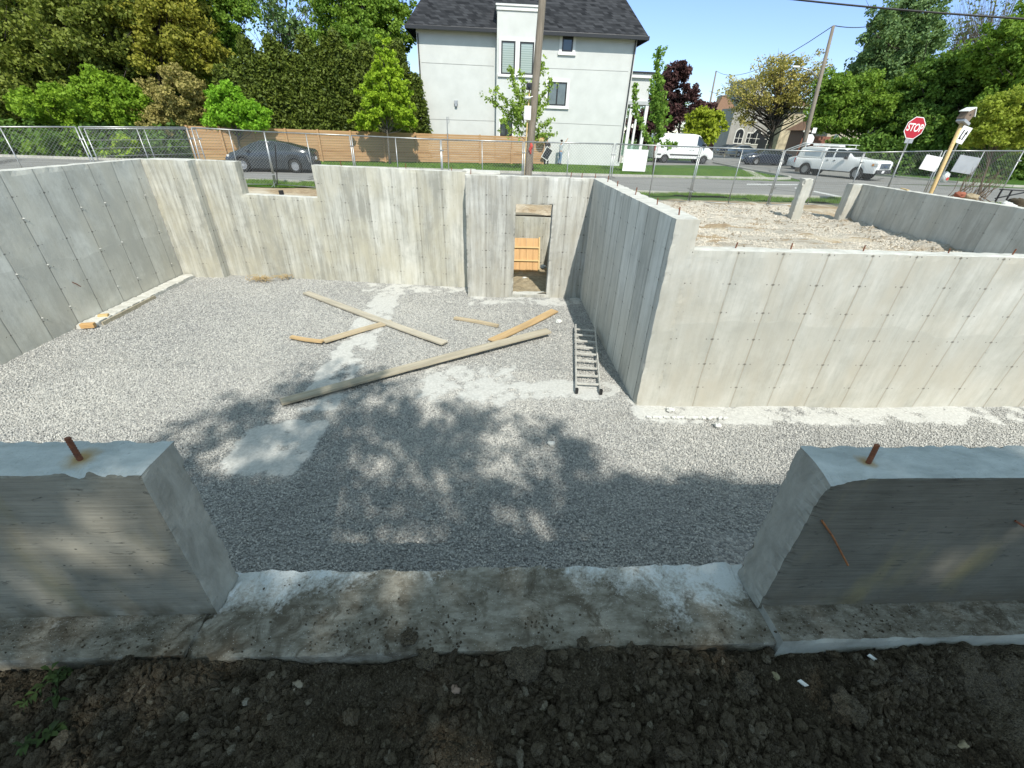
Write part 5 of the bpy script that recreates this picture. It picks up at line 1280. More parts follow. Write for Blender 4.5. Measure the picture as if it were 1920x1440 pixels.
def stop_sign():
    Y = 17.9; c = at(1714, 240, Y); b = at(1662, 358, Y); k = mpp(1714, 240, Y)
    rt = empty('stop_sign', (b.x, b.y, 0), 0, 'red octagonal stop sign on a grey post behind the fence', 'stop sign')
    e = (c-b).normalized(); org = (b.x, b.y, 0)
    mb = MB(); mb.bar((b-e*b.z/e.z)-Vector((0, 0, .1)), c-e*.32, .055, .035); mb.build('post', M_steel, rt, org=org)
    f = empty('tmp', (0, 0, 0)); bpy.data.objects.remove(f)
    R_ = 19.0*k
    def plate(name, r, y, m, t=.004):
        mb = MB(); mb.prism(octo(r), y, y+t, 'y'); o = mb.build(name, m, rt); o.location = (c.x-org[0], c.y-org[1]-.03, c.z); o.rotation_euler = (0, .07, -.05); return o
    plate('backing_plate', R_, 0, M_signw); pr = plate('sign_face', R_*.93, -.003, M_stop)
    letters('STOP', R_*.80, M_signw, pr, (0, -.006, 0), (R(90), 0, 0)).scale = (.82, 1.15, 1)
    mb = MB(); mb.box(-.16, .16, -.003, .003, -.07, .07); o = mb.build('lower_plate', M_greyboard, rt); q = c-e*(R_*1.12); o.location = (q.x-org[0], q.y-org[1]-.02, q.z)
stop_sign()
def arrow_sign():
    Y = 18.6; c = at(1804, 253, Y); b = at(1768, 325, Y); rt = empty('street_sign', (b.x, b.y, 0), 0, 'small white sign with dark arrow on a thin post right of the leaning wooden post', 'sign'); org = (b.x, b.y, 0); e = (c-b).normalized()
    mb = MB(); mb.bar(b-e*b.z/e.z, c, .05, .03); mb.build('post', M_steel, rt, org=org)
    k = mpp(1804, 253, Y); w, h = 20*k, 27*k; mb = MB(); mb.prism([(-w/2, -h/2), (w/2, -h/2), (w/2, h/2), (-w/2, h/2)], -.004, 0, 'y'); o = mb.build('sign_face', M_signw, rt); o.location = (c.x-org[0], c.y-org[1]-.03, c.z); o.rotation_euler = (0, .22, 0)
    mb = MB(); mb.box(-w*.22, -w*.10, -.009, -.005, -h*.28, h*.28); mb.box(w*.12, w*.24, -.009, -.005, -h*.28, h*.2); mb.prism([(w*.06, h*.08), (w*.34, h*.08), (w*.2, h*.34)], -.0085, -.0045, 'y'); mb.box(-w*.1, .0, -.009, -.005, -h*.28, -h*.18); mb.build('arrow_marks', M_black, o)
arrow_sign()
# white jug with a red mark on the far kerb side
c = at(1771, 331, 20.5); mb = MB(); mb.tube([c+Vector((0, 0, -.24)), c+Vector((0, 0, .06)), c+Vector((0, 0, .14)), c+Vector((0, 0, .2))], [.17, .17, .14, .05], 14)
jg = mb.build('water_jug', M_white, org=tuple(c), smooth=True); tag(jg, 'white container with a red mark beside the leaning wooden post', 'container'); mb = MB(); mb.tube([(0.02, -.172, -.08), (.02, -.176, -.08)], .07, 12); mb.build('red_mark', M_red, jg)
# dead vine, sawhorse frame, rubble behind the garage wall
def vine():
    rng = random.Random(9); o = at(1815, 372, 15.0); mb = MB()
    for i in range(26):
        a = Vector(o)+Vector((rng.uniform(-.7, .5), rng.uniform(-.2, .3), 0)); p = [a]
        for k in range(5): p.append(p[-1]+Vector((rng.uniform(-.08, .22), rng.uniform(-.1, .1), rng.uniform(.08, .28))))
        mb.tube(p, [.016, .014, .011, .009, .006, .003], 4)
    for i in range(4):
        p = [Vector(o)+Vector((rng.uniform(-.9, 0), 0, -.05))]
        for k in range(6): p.append(p[-1]+Vector((.25, rng.uniform(-.05, .05), .10*math.cos(k*.7)))) 
        mb.tube(p, .012, 5)
    tag(mb.build('dead_vine', B_brown, org=tuple(o)), 'tangle of dead brown stems behind the grey garage wall', 'dead plant')
vine()
def sawhorse():
    a = at(1868, 378, 14.2); rt = empty('sawhorse', tuple(a), 0, 'black metal folding frame behind the wall at the right edge', 'sawhorse')
    for nm, x0, y0, x1, y1 in (('leg', 1866, 378, 1880, 354), ('leg', 1884, 380, 1898, 356), ('rail', 1866, 372, 1925, 360), ('rail', 1875, 355, 1925, 358)): mb = MB(); mb.bar(at(x0, y0, 14.2), at(x1, y1, 14.2), .04, .03); mb.build(nm, M_black, rt, org=tuple(a))
sawhorse()
for i, (px, py, r, lab) in enumerate(((1800, 366, .14, 'reddish brick chunk behind the grey garage wall'), (1818, 370, .18, 'brown soil lump beside the brick chunk'), (1908, 384, .3, 'dark soil lump at the right edge behind the wall'), (1890, 386, .2, 'grey rubble lump left of the dark soil lump'))):
    lump('rubble', tuple(at(px, py, 13.6)), r, [simple('brick_chunk', (.30, .10, .06), None, 6, .9), M_stairdirt, M_soil, M_crumb][i], lab, 'rubble', i+4, 3)

# ================================================================ WOODEN FENCE BEHIND THE GRASS
def wooden_fence():
    def base(px):                     # the fence line recedes slowly to the right
        t = (px-370)/(1020-370); Y = 30.3+7.0*t; p = at(px, 300, Y); return Vector((p.x, p.y, 0))
    M_cedarb = NG('cedar_boards'); g = M_cedarb; o = g.obj(); n = g.noise(g.scale(o, (.7, 4, 14)), 1.0, 5, .6); b = g.white(g.comb(g.ma('FLOOR', g.ma('DIVIDE', g.sep(o)[2], .145)), g.ma('FLOOR', g.ma('DIVIDE', g.sep(o)[0], 2.45)), 0.0))
    col = g.mix(g.ramp(n, .3, .7), (.46, .275, .135), (.28, .155, .072)); col = g.mix(g.ma('MULTIPLY', b, .5), col, (.50, .35, .20)); M_cedarb = g.out(col, .75, g.bump(n, .4, .01), 0, .2)
    xs = list(np.linspace(370, 1018, 12)); P = [base(x) for x in xs]; org = P[0]
    rt = empty('wooden_fence', tuple(org), 0, 'cedar fence of horizontal boards beyond the grass', 'fence'); H = 1.86
    for i in range(len(P)-1):
        a, b = P[i], P[i+1]; d = (b-a); L = d.length; mb = MB()
        for k in range(12):
            z = .06+k*(H-.06)/12; off = .006 if k % 2 else -.006
            mb.box(0, L, -.011+off, .011+off, z, z+.136)
        o = mb.build('board_panel', M_cedarb, rt, loc=a-org); o.rotation_euler = (0, 0, math.atan2(d.y, d.x))
    for p in P:
        mb = MB(); mb.box(-.06, .06, -.10, .02, -.05, H+.03); mb.build('post', M_cedarb, rt, loc=p-org+Vector((0, -.02, 0)), bevel=.006)
wooden_fence()
sb = at(1013, 263, 37); lump('straw_bundle', tuple(sb-Vector((0, 0, .1))), .42, M_straw, 'pale straw coloured bundle on top of the fence end beside the pole', 'bundle', 3, 3, (1, .7, .7))

# ================================================================ THE WHITE HOUSE
def house():
    Y = 38.5; A_ = at(795, 290, Y); xl = at(786, 150, Y).x; xr = at(1180, 180, Y).x; ze = at(985, 60, Y).z
    org = (xl, Y, 0); D = 13.0
    rt = empty('white_house', org, 0, 'modern white stucco house with dark shingle roof and black framed windows', 'house')
    def mk_stucco():
        g = NG('white_stucco'); o = g.pos(); n = g.noise(o, 1.2, 4); f = g.noise(o, 45, 4, .7)
        col = g.mix(g.ramp(n, .3, .7), (.56, .57, .555), (.50, .51, .495)); return g.out(col, .9, g.bump(f, .4, .006), 0, .2)
    def mk_shingle():
        g = NG('dark_shingles'); o = g.obj(); s = g.sep(o)
        row = g.ma('FLOOR', g.ma('DIVIDE', s[2], .16)); u = g.ma('ADD', g.ma('DIVIDE', g.ma('ADD', s[0], s[1]), .32), g.ma('MULTIPLY', row, .37)); w = g.white(g.comb(g.ma('FLOOR', u), row, 0.0))
        col = g.mix(w, (.012, .013, .016), (.045, .047, .053)); e = g.ramp(g.ma('FRACT', g.ma('DIVIDE', s[2], .16)), .0, .14, .35, 1)
        col = g.mix(g.ma('SUBTRACT', 1, e), col, (.008, .008, .009)); return g.out(col, .9, g.bump(g.ma('MULTIPLY', w, e), .8, .03), 0, .2)
    MS = mk_stucco(); MR = mk_shingle(); MK = simple('black_trim', (.018, .018, .020), None, 3, .4); MT = simple('white_trim', (.70, .70, .69), (.64, .64, .63), 2, .7)
    MG = NG('window_glass'); MG.b.inputs['Base Color'].default_value = (.05, .065, .07, 1); MG.b.inputs['Roughness'].default_value = .06; MG.b.inputs['Specular IOR Level'].default_value = .8; MG = MG.m
    g = NG('glass_over_blinds'); o = g.pos(); s = g.sep(o); f = g.ma('FRACT', g.ma('DIVIDE', s[2], .13)); col = g.mix(g.ramp(f, .2, .5), (.24, .29, .275), (.34, .40, .38)); MBl = g.out(col, .08, None, 0, .7)
    MGb = simple('grey_glass', (.13, .155, .16), (.09, .11, .115), 2, .06, spec=.8)
    def F(px, py, yy=Y): return at(px, py, yy)
    # window openings are set as proud trim, frame, recessed glass
    mb = MB(); mb.box(xl, xr, Y, Y+D, -.1, ze); mb.build('wall', MS, rt, org=org)
    mb = MB()
    for (x0, y0, x1, y1) in ((790, 117, 926, 124), (1006, 127, 1178, 134), (797, 223, 928, 227), (1006, 229, 1165, 236)):
        a, b = F(x0, y0), F(x1, y1); mb.bar(a+Vector((0, .0, 0)), b+Vector((0, .0, 0)), .02, .03, (0, 0, 1))
    mb.build('reveal_joint', simple('joint_grey', (.30, .30, .29), None, 3, .9), rt, org=org)
    mb = MB(); mb.box(xl-.02, xr+.02, Y-.03, Y-.001, -.1, at(900, 306, Y).z+.12); mb.build('plinth', simple('grey_plinth', (.32, .32, .31), (.25, .25, .24), 3, .9), rt, org=org)
    # roof: hip with overhang
    ov = .62; zr = ze+6.4; x0, x1, y0, y1 = xl-ov, xr+ov, Y-ov, Y+D+ov
    mb = MB(); r1 = (x0+3.4, (y0+y1)/2, zr); r2 = (x1-3.4, (y0+y1)/2, zr); zb = ze-.02
    mb.add([(x0, y0, zb), (x1, y0, zb), (x1, y1, zb), (x0, y1, zb), r1, r2], [(0, 1, 5, 4), (1, 2, 5), (2, 3, 4, 5), (3, 0, 4)]); mb.build('roof', MR, rt, org=org)
    bg0, bg1 = at(932, 60, Y-.7).x, at(1009, 60, Y-.7).x
    mb = MB(); mb.box(x0-.03, bg0-.002, y0-.07, y0-.001, zb-.20, zb+.03); mb.box(bg1+.002, x1+.03, y0-.07, y0-.001, zb-.20, zb+.03); mb.box(x0-.07, x0-.001, y0, y1, zb-.20, zb+.03); mb.box(x1+.001, x1+.07, y0, y1, zb-.20, zb+.03); mb.build('gutter', MK, rt, org=org, bevel=.015)
    mb = MB(); mb.box(x0, x1, y0, Y-.002, zb-.06, zb-.01); mb.build('soffit', MK, rt, org=org)
    for (a, b, nm) in (((783, 62), (798, 285), 'downpipe'), ((1193, 72), (1157, 303), 'downpipe')):
        mb = MB(); p, q = F(*a, Y-.07), F(*b, Y-.07); mb.bar(p, Vector((p.x, q.y, q.z)), .09, .07); mb.build(nm, MK, rt, org=org)
    # projecting bay with parapet
    YB = Y-.70; bx0, bx1 = F(932, 60, YB).x, F(1009, 60, YB).x; bz0 = F(935, 150, YB).z; zt = F(960, 12, YB).z
    mb = MB(); mb.box(bx0, bx1, YB, Y+3.4, -.1, zt); mb.build('dormer', MS, rt, org=org)
    mb = MB(); mb.box(bx0-.12, bx1+.12, YB-.15, Y+3.5, zt, zt+.14); mb.box(bx0-.06, bx1+.06, YB-.08, Y+3.45, zt-.22, zt-.001); mb.build('cornice', MT, rt, org=org, bevel=.02)
    mb = MB(); mb.box(bx0-.15, bx1+.15, YB-.18, Y+3.5, zt+.141, zt+.20); mb.build('cap_flashing', MK, rt, org=org)
    def window(px0, py0, px1, py1, glass, panes=1, trim=.20, yy=Y, sill=True, blinds=False):
        a = F(px0, py0, yy); b = F(px1, py1, yy); X0, X1, Z1, Z0 = a.x, b.x, a.z, b.z
        mb = MB(); t = trim
        mb.box(X0-t, X0, yy-.06, yy-.001, Z0-t*.4, Z1+t); mb.box(X1, X1+t, yy-.06, yy-.001, Z0-t*.4, Z1+t); mb.box(X0-.0005, X1+.0005, yy-.059, yy-.001, Z1, Z1+t)
        w = mb.build('window', MT, rt, org=org)
        mb = MB(); fw = .095; mb.box(X0, X0+fw, yy-.05, yy-.003, Z0, Z1); mb.box(X1-fw, X1, yy-.05, yy-.003, Z0, Z1); mb.box(X0+fw, X1-fw, yy-.05, yy-.003, Z1-fw, Z1); mb.box(X0+fw, X1-fw, yy-.05, yy-.003, Z0, Z0+fw)
        for i in range(1, panes): x = X0+(X1-X0)*i/panes; mb.box(x-.05, x+.05, yy-.052, yy-.003, Z0+fw, Z1-fw)
        mb.build('frame', MK, w, org=org); mb = MB(); mb.box(X0+fw, X1-fw, yy-.02, yy-.004, Z0+fw, Z1-fw); mb.build('pane', glass, w, org=org)
        if sill: mb = MB(); mb.box(X0-t*1.3, X1+t*1.3, yy-.13, yy-.002, Z0-t*1.0, Z0-.001); mb.build('sill', MT, w, org=org, bevel=.01)
    window(940, 76, 965, 140, MBl, yy=YB, trim=.16); window(975, 78, 999, 141, MBl, yy=YB, trim=.16); window(1055, 68, 1073, 98, MG); window(1028, 153, 1060, 199, MGb, 2); window(938, 224, 960, 256, MG, 2, sill=False, yy=YB, trim=.12)
    mb = MB(); a = F(855, 194, Y-.08); mb.box(a.x-.13, a.x+.13, Y-.16, Y-.001, a.z-.05, a.z+.20); mb.box(a.x-.09, a.x+.09, Y-.18, Y-.003, a.z-.20, a.z-.051); mb.build('wall_light', M_greyboard, rt, org=org, bevel=.02)
    # wing and porch on the right, set back
    Y2 = 43; wx0 = xr-.5; wx1 = at(1222, 145, Y2).x; wz = at(1200, 138, Y2).z
    pz = at(1200, 197, Y2).z
    mb = MB(); mb.box(wx0, wx1, Y2, Y2+5, pz+.25, wz); mb.build('wing_wall', MS, rt, org=org)
    mb = MB(); mb.box(wx0, wx1+.25, Y2-.3, Y2+5.3, wz, wz+.12); mb.build('wing_flashing', MK, rt, org=org); mb = MB(); mb.box(wx0, wx1+.15, Y2-.2, Y2+5.2, wz-.3, wz-.001); mb.build('wing_cornice', MT, rt, org=org)
    mb = MB(); mb.box(wx0, wx1+.2, Y2-.4, Y2+5, pz-.0, pz+.249); mb.build('porch_beam', simple('grey_beam', (.42, .43, .44), None, 3, .6), rt, org=org)
    for px in (1206, 1178):
        x = at(px, 240, Y2-.2).x; mb = MB(); mb.box(x-.13, x+.13, Y2-.35, Y2-.09, 0, pz-.001); mb.box(x-.2, x+.2, Y2-.42, Y2-.02, 0, .5); mb.build('porch_column', MT, rt, org=org)
    x = at(1190, 240, Y2+3).x; mb = MB(); mb.box(x-.1, x+.1, Y2+3, Y2+3.2, 0, pz); mb.build('porch_column', MT, rt, org=org)
    mb = MB(); mb.box(wx0, wx1+.1, Y2-.4, Y2+4, .0, .55); mb.build('porch_floor', M_kerb, rt, org=org)
    mb = MB(); mb.box(wx0, wx1, Y2-.28, Y2-.26, .62, 1.45); gl = NG('porch_glass'); gl.b.inputs['Base Color'].default_value = (.5, .7, .65, 1); gl.b.inputs['Transmission Weight'].default_value = .85; gl.b.inputs['Roughness'].default_value = .05; mb.build('glass_railing', gl.m, rt, org=org)
    mb = MB(); mb.bar((wx0, Y2-.27, 1.48), (wx1, Y2-.27, 1.48), .05, .04); mb.build('handrail', M_steel, rt, org=org)
house()
# ================================================================ HOUSES AT THE END OF THE SIDE STREET
M_greyst = simple('grey_stucco', (.36, .345, .32), (.29, .28, .26), 1.5, .9); M_beige = simple('beige_wall', (.48, .43, .35), (.40, .36, .29), 1.5, .9)
g = NG('red_brick'); br = g.n('ShaderNodeTexBrick'); g.put(br.inputs['Vector'], g.scale(g.comb(g.sep(g.obj())[0], g.sep(g.obj())[2], 0.0), (1.0, 1.0, 1))); br.inputs['Scale'].default_value = 4; br.inputs['Color1'].default_value = (.27, .085, .05, 1); br.inputs['Color2'].default_value = (.20, .065, .04, 1); br.inputs['Mortar'].default_value = (.25, .2, .17, 1); M_brick = g.out(br.outputs[0], .9)
M_brroof = simple('brown_roof', (.22, .125, .075), (.15, .085, .055), 3, .9, stretch=(1, 1, 6)); M_gdark = simple('dim_window', (.03, .035, .04), None, 3, .15); M_trimw = simple('pale_trim', (.68, .67, .63), None, 2, .8); M_stonew = simple('pale_rough_stone', (.62, .54, .38), (.30, .26, .19), 1.6, .9, 1, .05); M_garage = simple('garage_door', (.44, .47, .48), (.38, .41, .42), 1, .6, stretch=(1, 1, 8))
def far_house(name, label, px0, px1, pyt, Y, depth, wall, roof, rh, wins=(), doors=(), extra=None, hip=True):
    a = at(px0, pyt, Y); b = at(px1, pyt, Y); zt = (a.z+b.z)/2; org = (a.x, Y, 0); rt = empty(name, org, 0, label, 'house')
    mb = MB(); mb.box(a.x, b.x, Y, Y+depth, -.1, zt); mb.build('wall', wall, rt, org=org)
    ov = .5; x0, x1, y0, y1 = a.x-ov, b.x+ov, Y-ov, Y+depth+ov; mb = MB(); ins = min((x1-x0)/2, (y1-y0)/2)*.9 if hip else .01
    if rh > 0:
        ym = (y0+y1)/2; mb.add([(x0, y0, zt), (x1, y0, zt), (x1, y1, zt), (x0, y1, zt), (x0+ins, ym, zt+rh), (x1-ins, ym, zt+rh)], [(0, 1, 5, 4), (1, 2, 5), (2, 3, 4, 5), (3, 0, 4), (0, 3, 2, 1)]); mb.build('roof', roof, rt, org=org)
        mb = MB(); mb.box(x0, x1, y0-.12, y0, zt-.18, zt+.02); mb.build('eave', M_trimw, rt, org=org)
    for (x0_, y0_, x1_, y1_, arch) in wins:
        p, q = at(x0_, y0_, Y), at(x1_, y1_, Y); X0, X1, Z1, Z0 = p.x, q.x, p.z, q.z; mb = MB(); t = .14
        pts = [(X0-t, Z0-t), (X1+t, Z0-t), (X1+t, Z1)]; n = 7
        if arch: pts += [((X0+X1)/2+((X1-X0)/2+t)*math.cos(math.pi*i/n), Z1+((X1-X0)/2+t)*math.sin(math.pi*i/n)) for i in range(1, n)]
        else: pts[-1] = (X1+t, Z1+t)
        pts.append((X0-t, Z1 if arch else Z1+t)); mb.prism(pts, Y-.06, Y-.001, 'y'); w = mb.build('window', M_trimw, rt, org=org)
        mb = MB(); pts = [(X0, Z0), (X1, Z0), (X1, Z1)]+([((X0+X1)/2+(X1-X0)/2*math.cos(math.pi*i/n), Z1+(X1-X0)/2*math.sin(math.pi*i/n)) for i in range(1, n)] if arch else [])+[(X0, Z1)]
        mb.prism(pts, Y-.075, Y-.058, 'y'); mb.build('pane', M_gdark, w, org=org)
        mb = MB(); mb.box((X0+X1)/2-.035, (X0+X1)/2+.035, Y-.09, Y-.074, Z0, Z1); mb.box(X0, X1, Y-.088, Y-.074, (Z0+Z1)/2-.03, (Z0+Z1)/2+.03); mb.build('frame', M_trimw, w, org=org)
    for (x0_, y0_, x1_, y1_, m) in doors:
        p, q = at(x0_, y0_, Y), at(x1_, y1_, Y); mb = MB(); mb.box(p.x, q.x, Y-.08, Y-.001, max(0, q.z), p.z); mb.build('door', m, rt, org=org)
    return rt
far_house('brick_house', 'red brick house with brown roof behind the small round tree', 1338, 1386, 222, 78, 5, M_brick, M_brroof, 3.2, [(1366, 256, 1373, 268, False)], [(1352, 224, 1376, 238, M_trimw)])
far_house('stucco_house', 'long grey stucco house with arched windows behind the golden tree', 1378, 1500, 205, 72, 4, M_greyst, simple('grey_roof', (.20, .19, .18), None, 3, .9), 0.0, [(1377+3, 250, 1389, 268, True), (1402, 250, 1408, 268, False), (1414, 250, 1421, 270, True), (1436, 252, 1444, 270, True), (1392, 216, 1398, 226, False), (1410, 217, 1416, 227, False), (1460, 250, 1467, 268, False)], [(1426, 252, 1433, 280, M_gdark)])
rt = far_house('stone_house', 'pale stone house with grey garage right of the grey stucco house', 1478, 1516, 200, 70, 3, M_stonew, M_brroof, 1.2, [], [(1484, 262, 1502, 286, M_garage)])
far_house('beige_house', 'beige house half hidden behind the maple and pickup', 1560, 1660, 228, 60, 4, M_beige, M_brroof, 2.0, [(1632, 240, 1644, 258, False), (1592, 262, 1620, 272, False)], [(1520, 255, 1550, 290, M_brick)])
far_house('brick_house', 'low red brick house between the white round sign and the pickup rack', 1508, 1575, 246, 63, 3, M_brick, M_brroof, 1.6, [(1530, 262, 1540, 274, False)])
def tower():
    Y = 190; a = at(1402, 172, Y); b = at(1450, 172, Y); org = (a.x, Y, 0); rt = empty('apartment_tower', org, 0, 'grey apartment tower far behind the golden tree', 'tower'); mb = MB(); mb.box(a.x, b.x, Y, Y+25, 0, a.z); mb.build('wall', M_greyst, rt, org=org)
    mb = MB(); mb.box(a.x+2, b.x-2, Y+3, Y+20, a.z, a.z+4.5); mb.build('penthouse', M_greyst, rt, org=org)
    for k in range(6): mb = MB(); mb.box(a.x+.6, b.x-.6, Y-.15, Y-.01, a.z-3-k*3.2, a.z-1.6-k*3.2); mb.build('window_band', M_gdark, rt, org=org)
tower()
# ================================================================ POLES, WIRES, SMALL STREET SIGNS
def lean_pole(a, b, Y, r, label, lamp=None):
    p, q = at(*a, Y), at(*b, Y); e = (q-p).normalized(); base = p-e*(p.z/e.z); rt = empty('street_pole', tuple(base), 0, label, 'utility pole'); mb = MB(); mb.tube([base-e*.2, p, q], [r, r*.95, r*.6], 10); mb.build('pole', M_pole, rt, org=tuple(base), smooth=True)
    if lamp:
        s, m, t = [at(*k, Y) for k in lamp]; mb = MB(); mb.tube([s, m, t], [.05, .045, .04], 8); ar = mb.build('lamp_arm', M_steel, rt, org=tuple(base), smooth=True)
        mb = MB(); mb.box(t.x-.45, t.x+.1, t.y-.12, t.y+.12, t.z-.07, t.z+.05); mb.build('lamp_head', M_white, ar, org=tuple(base), bevel=.03)
    return q
q1 = lean_pole((1516, 235), (1563, 48), 39, .18, 'tall leaning street pole with a curved lamp arm', ((1533, 147), (1522, 133), (1496, 125)))
q1b = q1
q2 = lean_pole((1325, 225), (1343, 133), 95, .2, 'distant pole rising behind the brown roofed house')
def cable(name, pts, r, label):
    mb = MB(); mb.tube(pts, r, 5); tag(mb.build(name, M_black, org=tuple(pts[0])), label, 'cable')
def sag(a, b, s, n=12): return [a.lerp(b, i/n)-Vector((0, 0, s*4*(i/n)*(1-i/n))) for i in range(n+1)]
cable('overhead_cable', sag(q1, q2, 1.6), .03, 'thin sagging wire between the two distant poles')
cable('overhead_cable', sag(q1, at(1680, 33, 60), .4), .03, 'thin wire running right from the top of the tall leaning pole')
cable('overhead_cable', sag(at(1470, -3, 24), at(1960, 38, 20), .05), .035, 'thick dark cable crossing the sky at the top right')
def round_sign():
    Y = 41; c = at(1517, 262, Y); rt = empty('round_sign', (c.x, c.y, 0), 0, 'pale back of a round sign with a small plate above near the dark sedan', 'sign'); org = (c.x, c.y, 0); k = mpp(1517, 262, Y)
    mb = MB(); mb.prism(octo(9.5*k), -.01, .01, 'y'); o = mb.build('plate', M_signw, rt, loc=(0, 0, c.z)); mb = MB(); mb.box(-.12, .22, -.012, .012, -.2, .2); mb.build('upper_plate', M_signw, rt, loc=(3*k, 0, c.z+15*k))
    mb = MB(); mb.tube([(-.15, .05, 0), (.12, .05, c.z+.9)], .03, 8); mb.build('post', M_steel, rt)
round_sign()
o = empty('notice_sign', tuple(gp(1557, 285, 44)), 0, 'two small white plates on a post behind the pickup', 'sign'); c = at(1557, 262, 44)
for dz, w in ((.25, .35), (-.18, .5)): mb = MB(); mb.box(-w/2, w/2, -.01, .01, c.z+dz-.17, c.z+dz+.17); mb.build('plate', M_signw, o)
mb = MB(); mb.tube([(0, .04, 0), (0, .04, c.z+.4)], .03, 6); mb.build('post', M_steel, o)
# wooden rail fence far up the side street
o = empty('rail_fence', tuple(gp(1358, 296, 62)), 0, 'low weathered rail fence beyond the white van', 'fence')
for z in (.35, .65): mb = MB(); mb.box(-1.6, 1.6, -.03, .03, z, z+.12); mb.build('rail', M_wood, o)
for x in (-1.5, 0, 1.5): mb = MB(); mb.box(x-.06, x+.06, .031, .12, 0, .9); mb.build('post', M_wood, o)

# ================================================================ VEHICLES
def paint(name, c, rough=.3, metal=0.0):
    g = NG(name); n = g.noise(g.obj(), 3, 3); col = g.mix(g.ma('MULTIPLY', n, .2), c, tuple(k*.8 for k in c)); g.out(col, rough, None, metal); g.b.inputs['Coat Weight'].default_value = .5; g.b.inputs['Coat Roughness'].default_value = .08; return g.m
P_white = paint('white_paint', (.74, .74, .73), .35); P_grey = paint('slate_grey_paint', (.046, .053, .060), .25, .3); P_dark = paint('dark_blue_paint', (.018, .024, .04), .25); P_silver = paint('silver_blue_paint', (.20, .26, .33), .3, .2)
V_glass = NG('car_glass'); V_glass.b.inputs['Base Color'].default_value = (.02, .026, .028, 1); V_glass.b.inputs['Roughness'].default_value = .05; V_glass.b.inputs['Specular IOR Level'].default_value = .9; V_glass = V_glass.m
V_tyre = simple('tyre_rubber', (.022, .022, .022), (.014, .014, .014), 8, .85); V_rim = simple('alloy_rim', (.52, .52, .53), (.42, .42, .43), 5, .35, metal=.6); V_trim = simple('dark_plastic_trim', (.035, .035, .037), (.025, .025, .026), 6, .65)
V_red = simple('tail_lamp_red', (.40, .015, .012), None, 4, .25); V_lamp = simple('headlamp', (.62, .62, .60), (.45, .45, .44), 12, .15); V_amber = simple('amber_lamp', (.65, .25, .03), None, 4, .3); V_chrome = simple('chrome_trim', (.55, .56, .58), None, 4, .2, metal=.8)
def interp(pts, x):
    xs = [p[0] for p in pts]; ys = [p[1] for p in pts]; return float(np.interp(x, xs, ys))
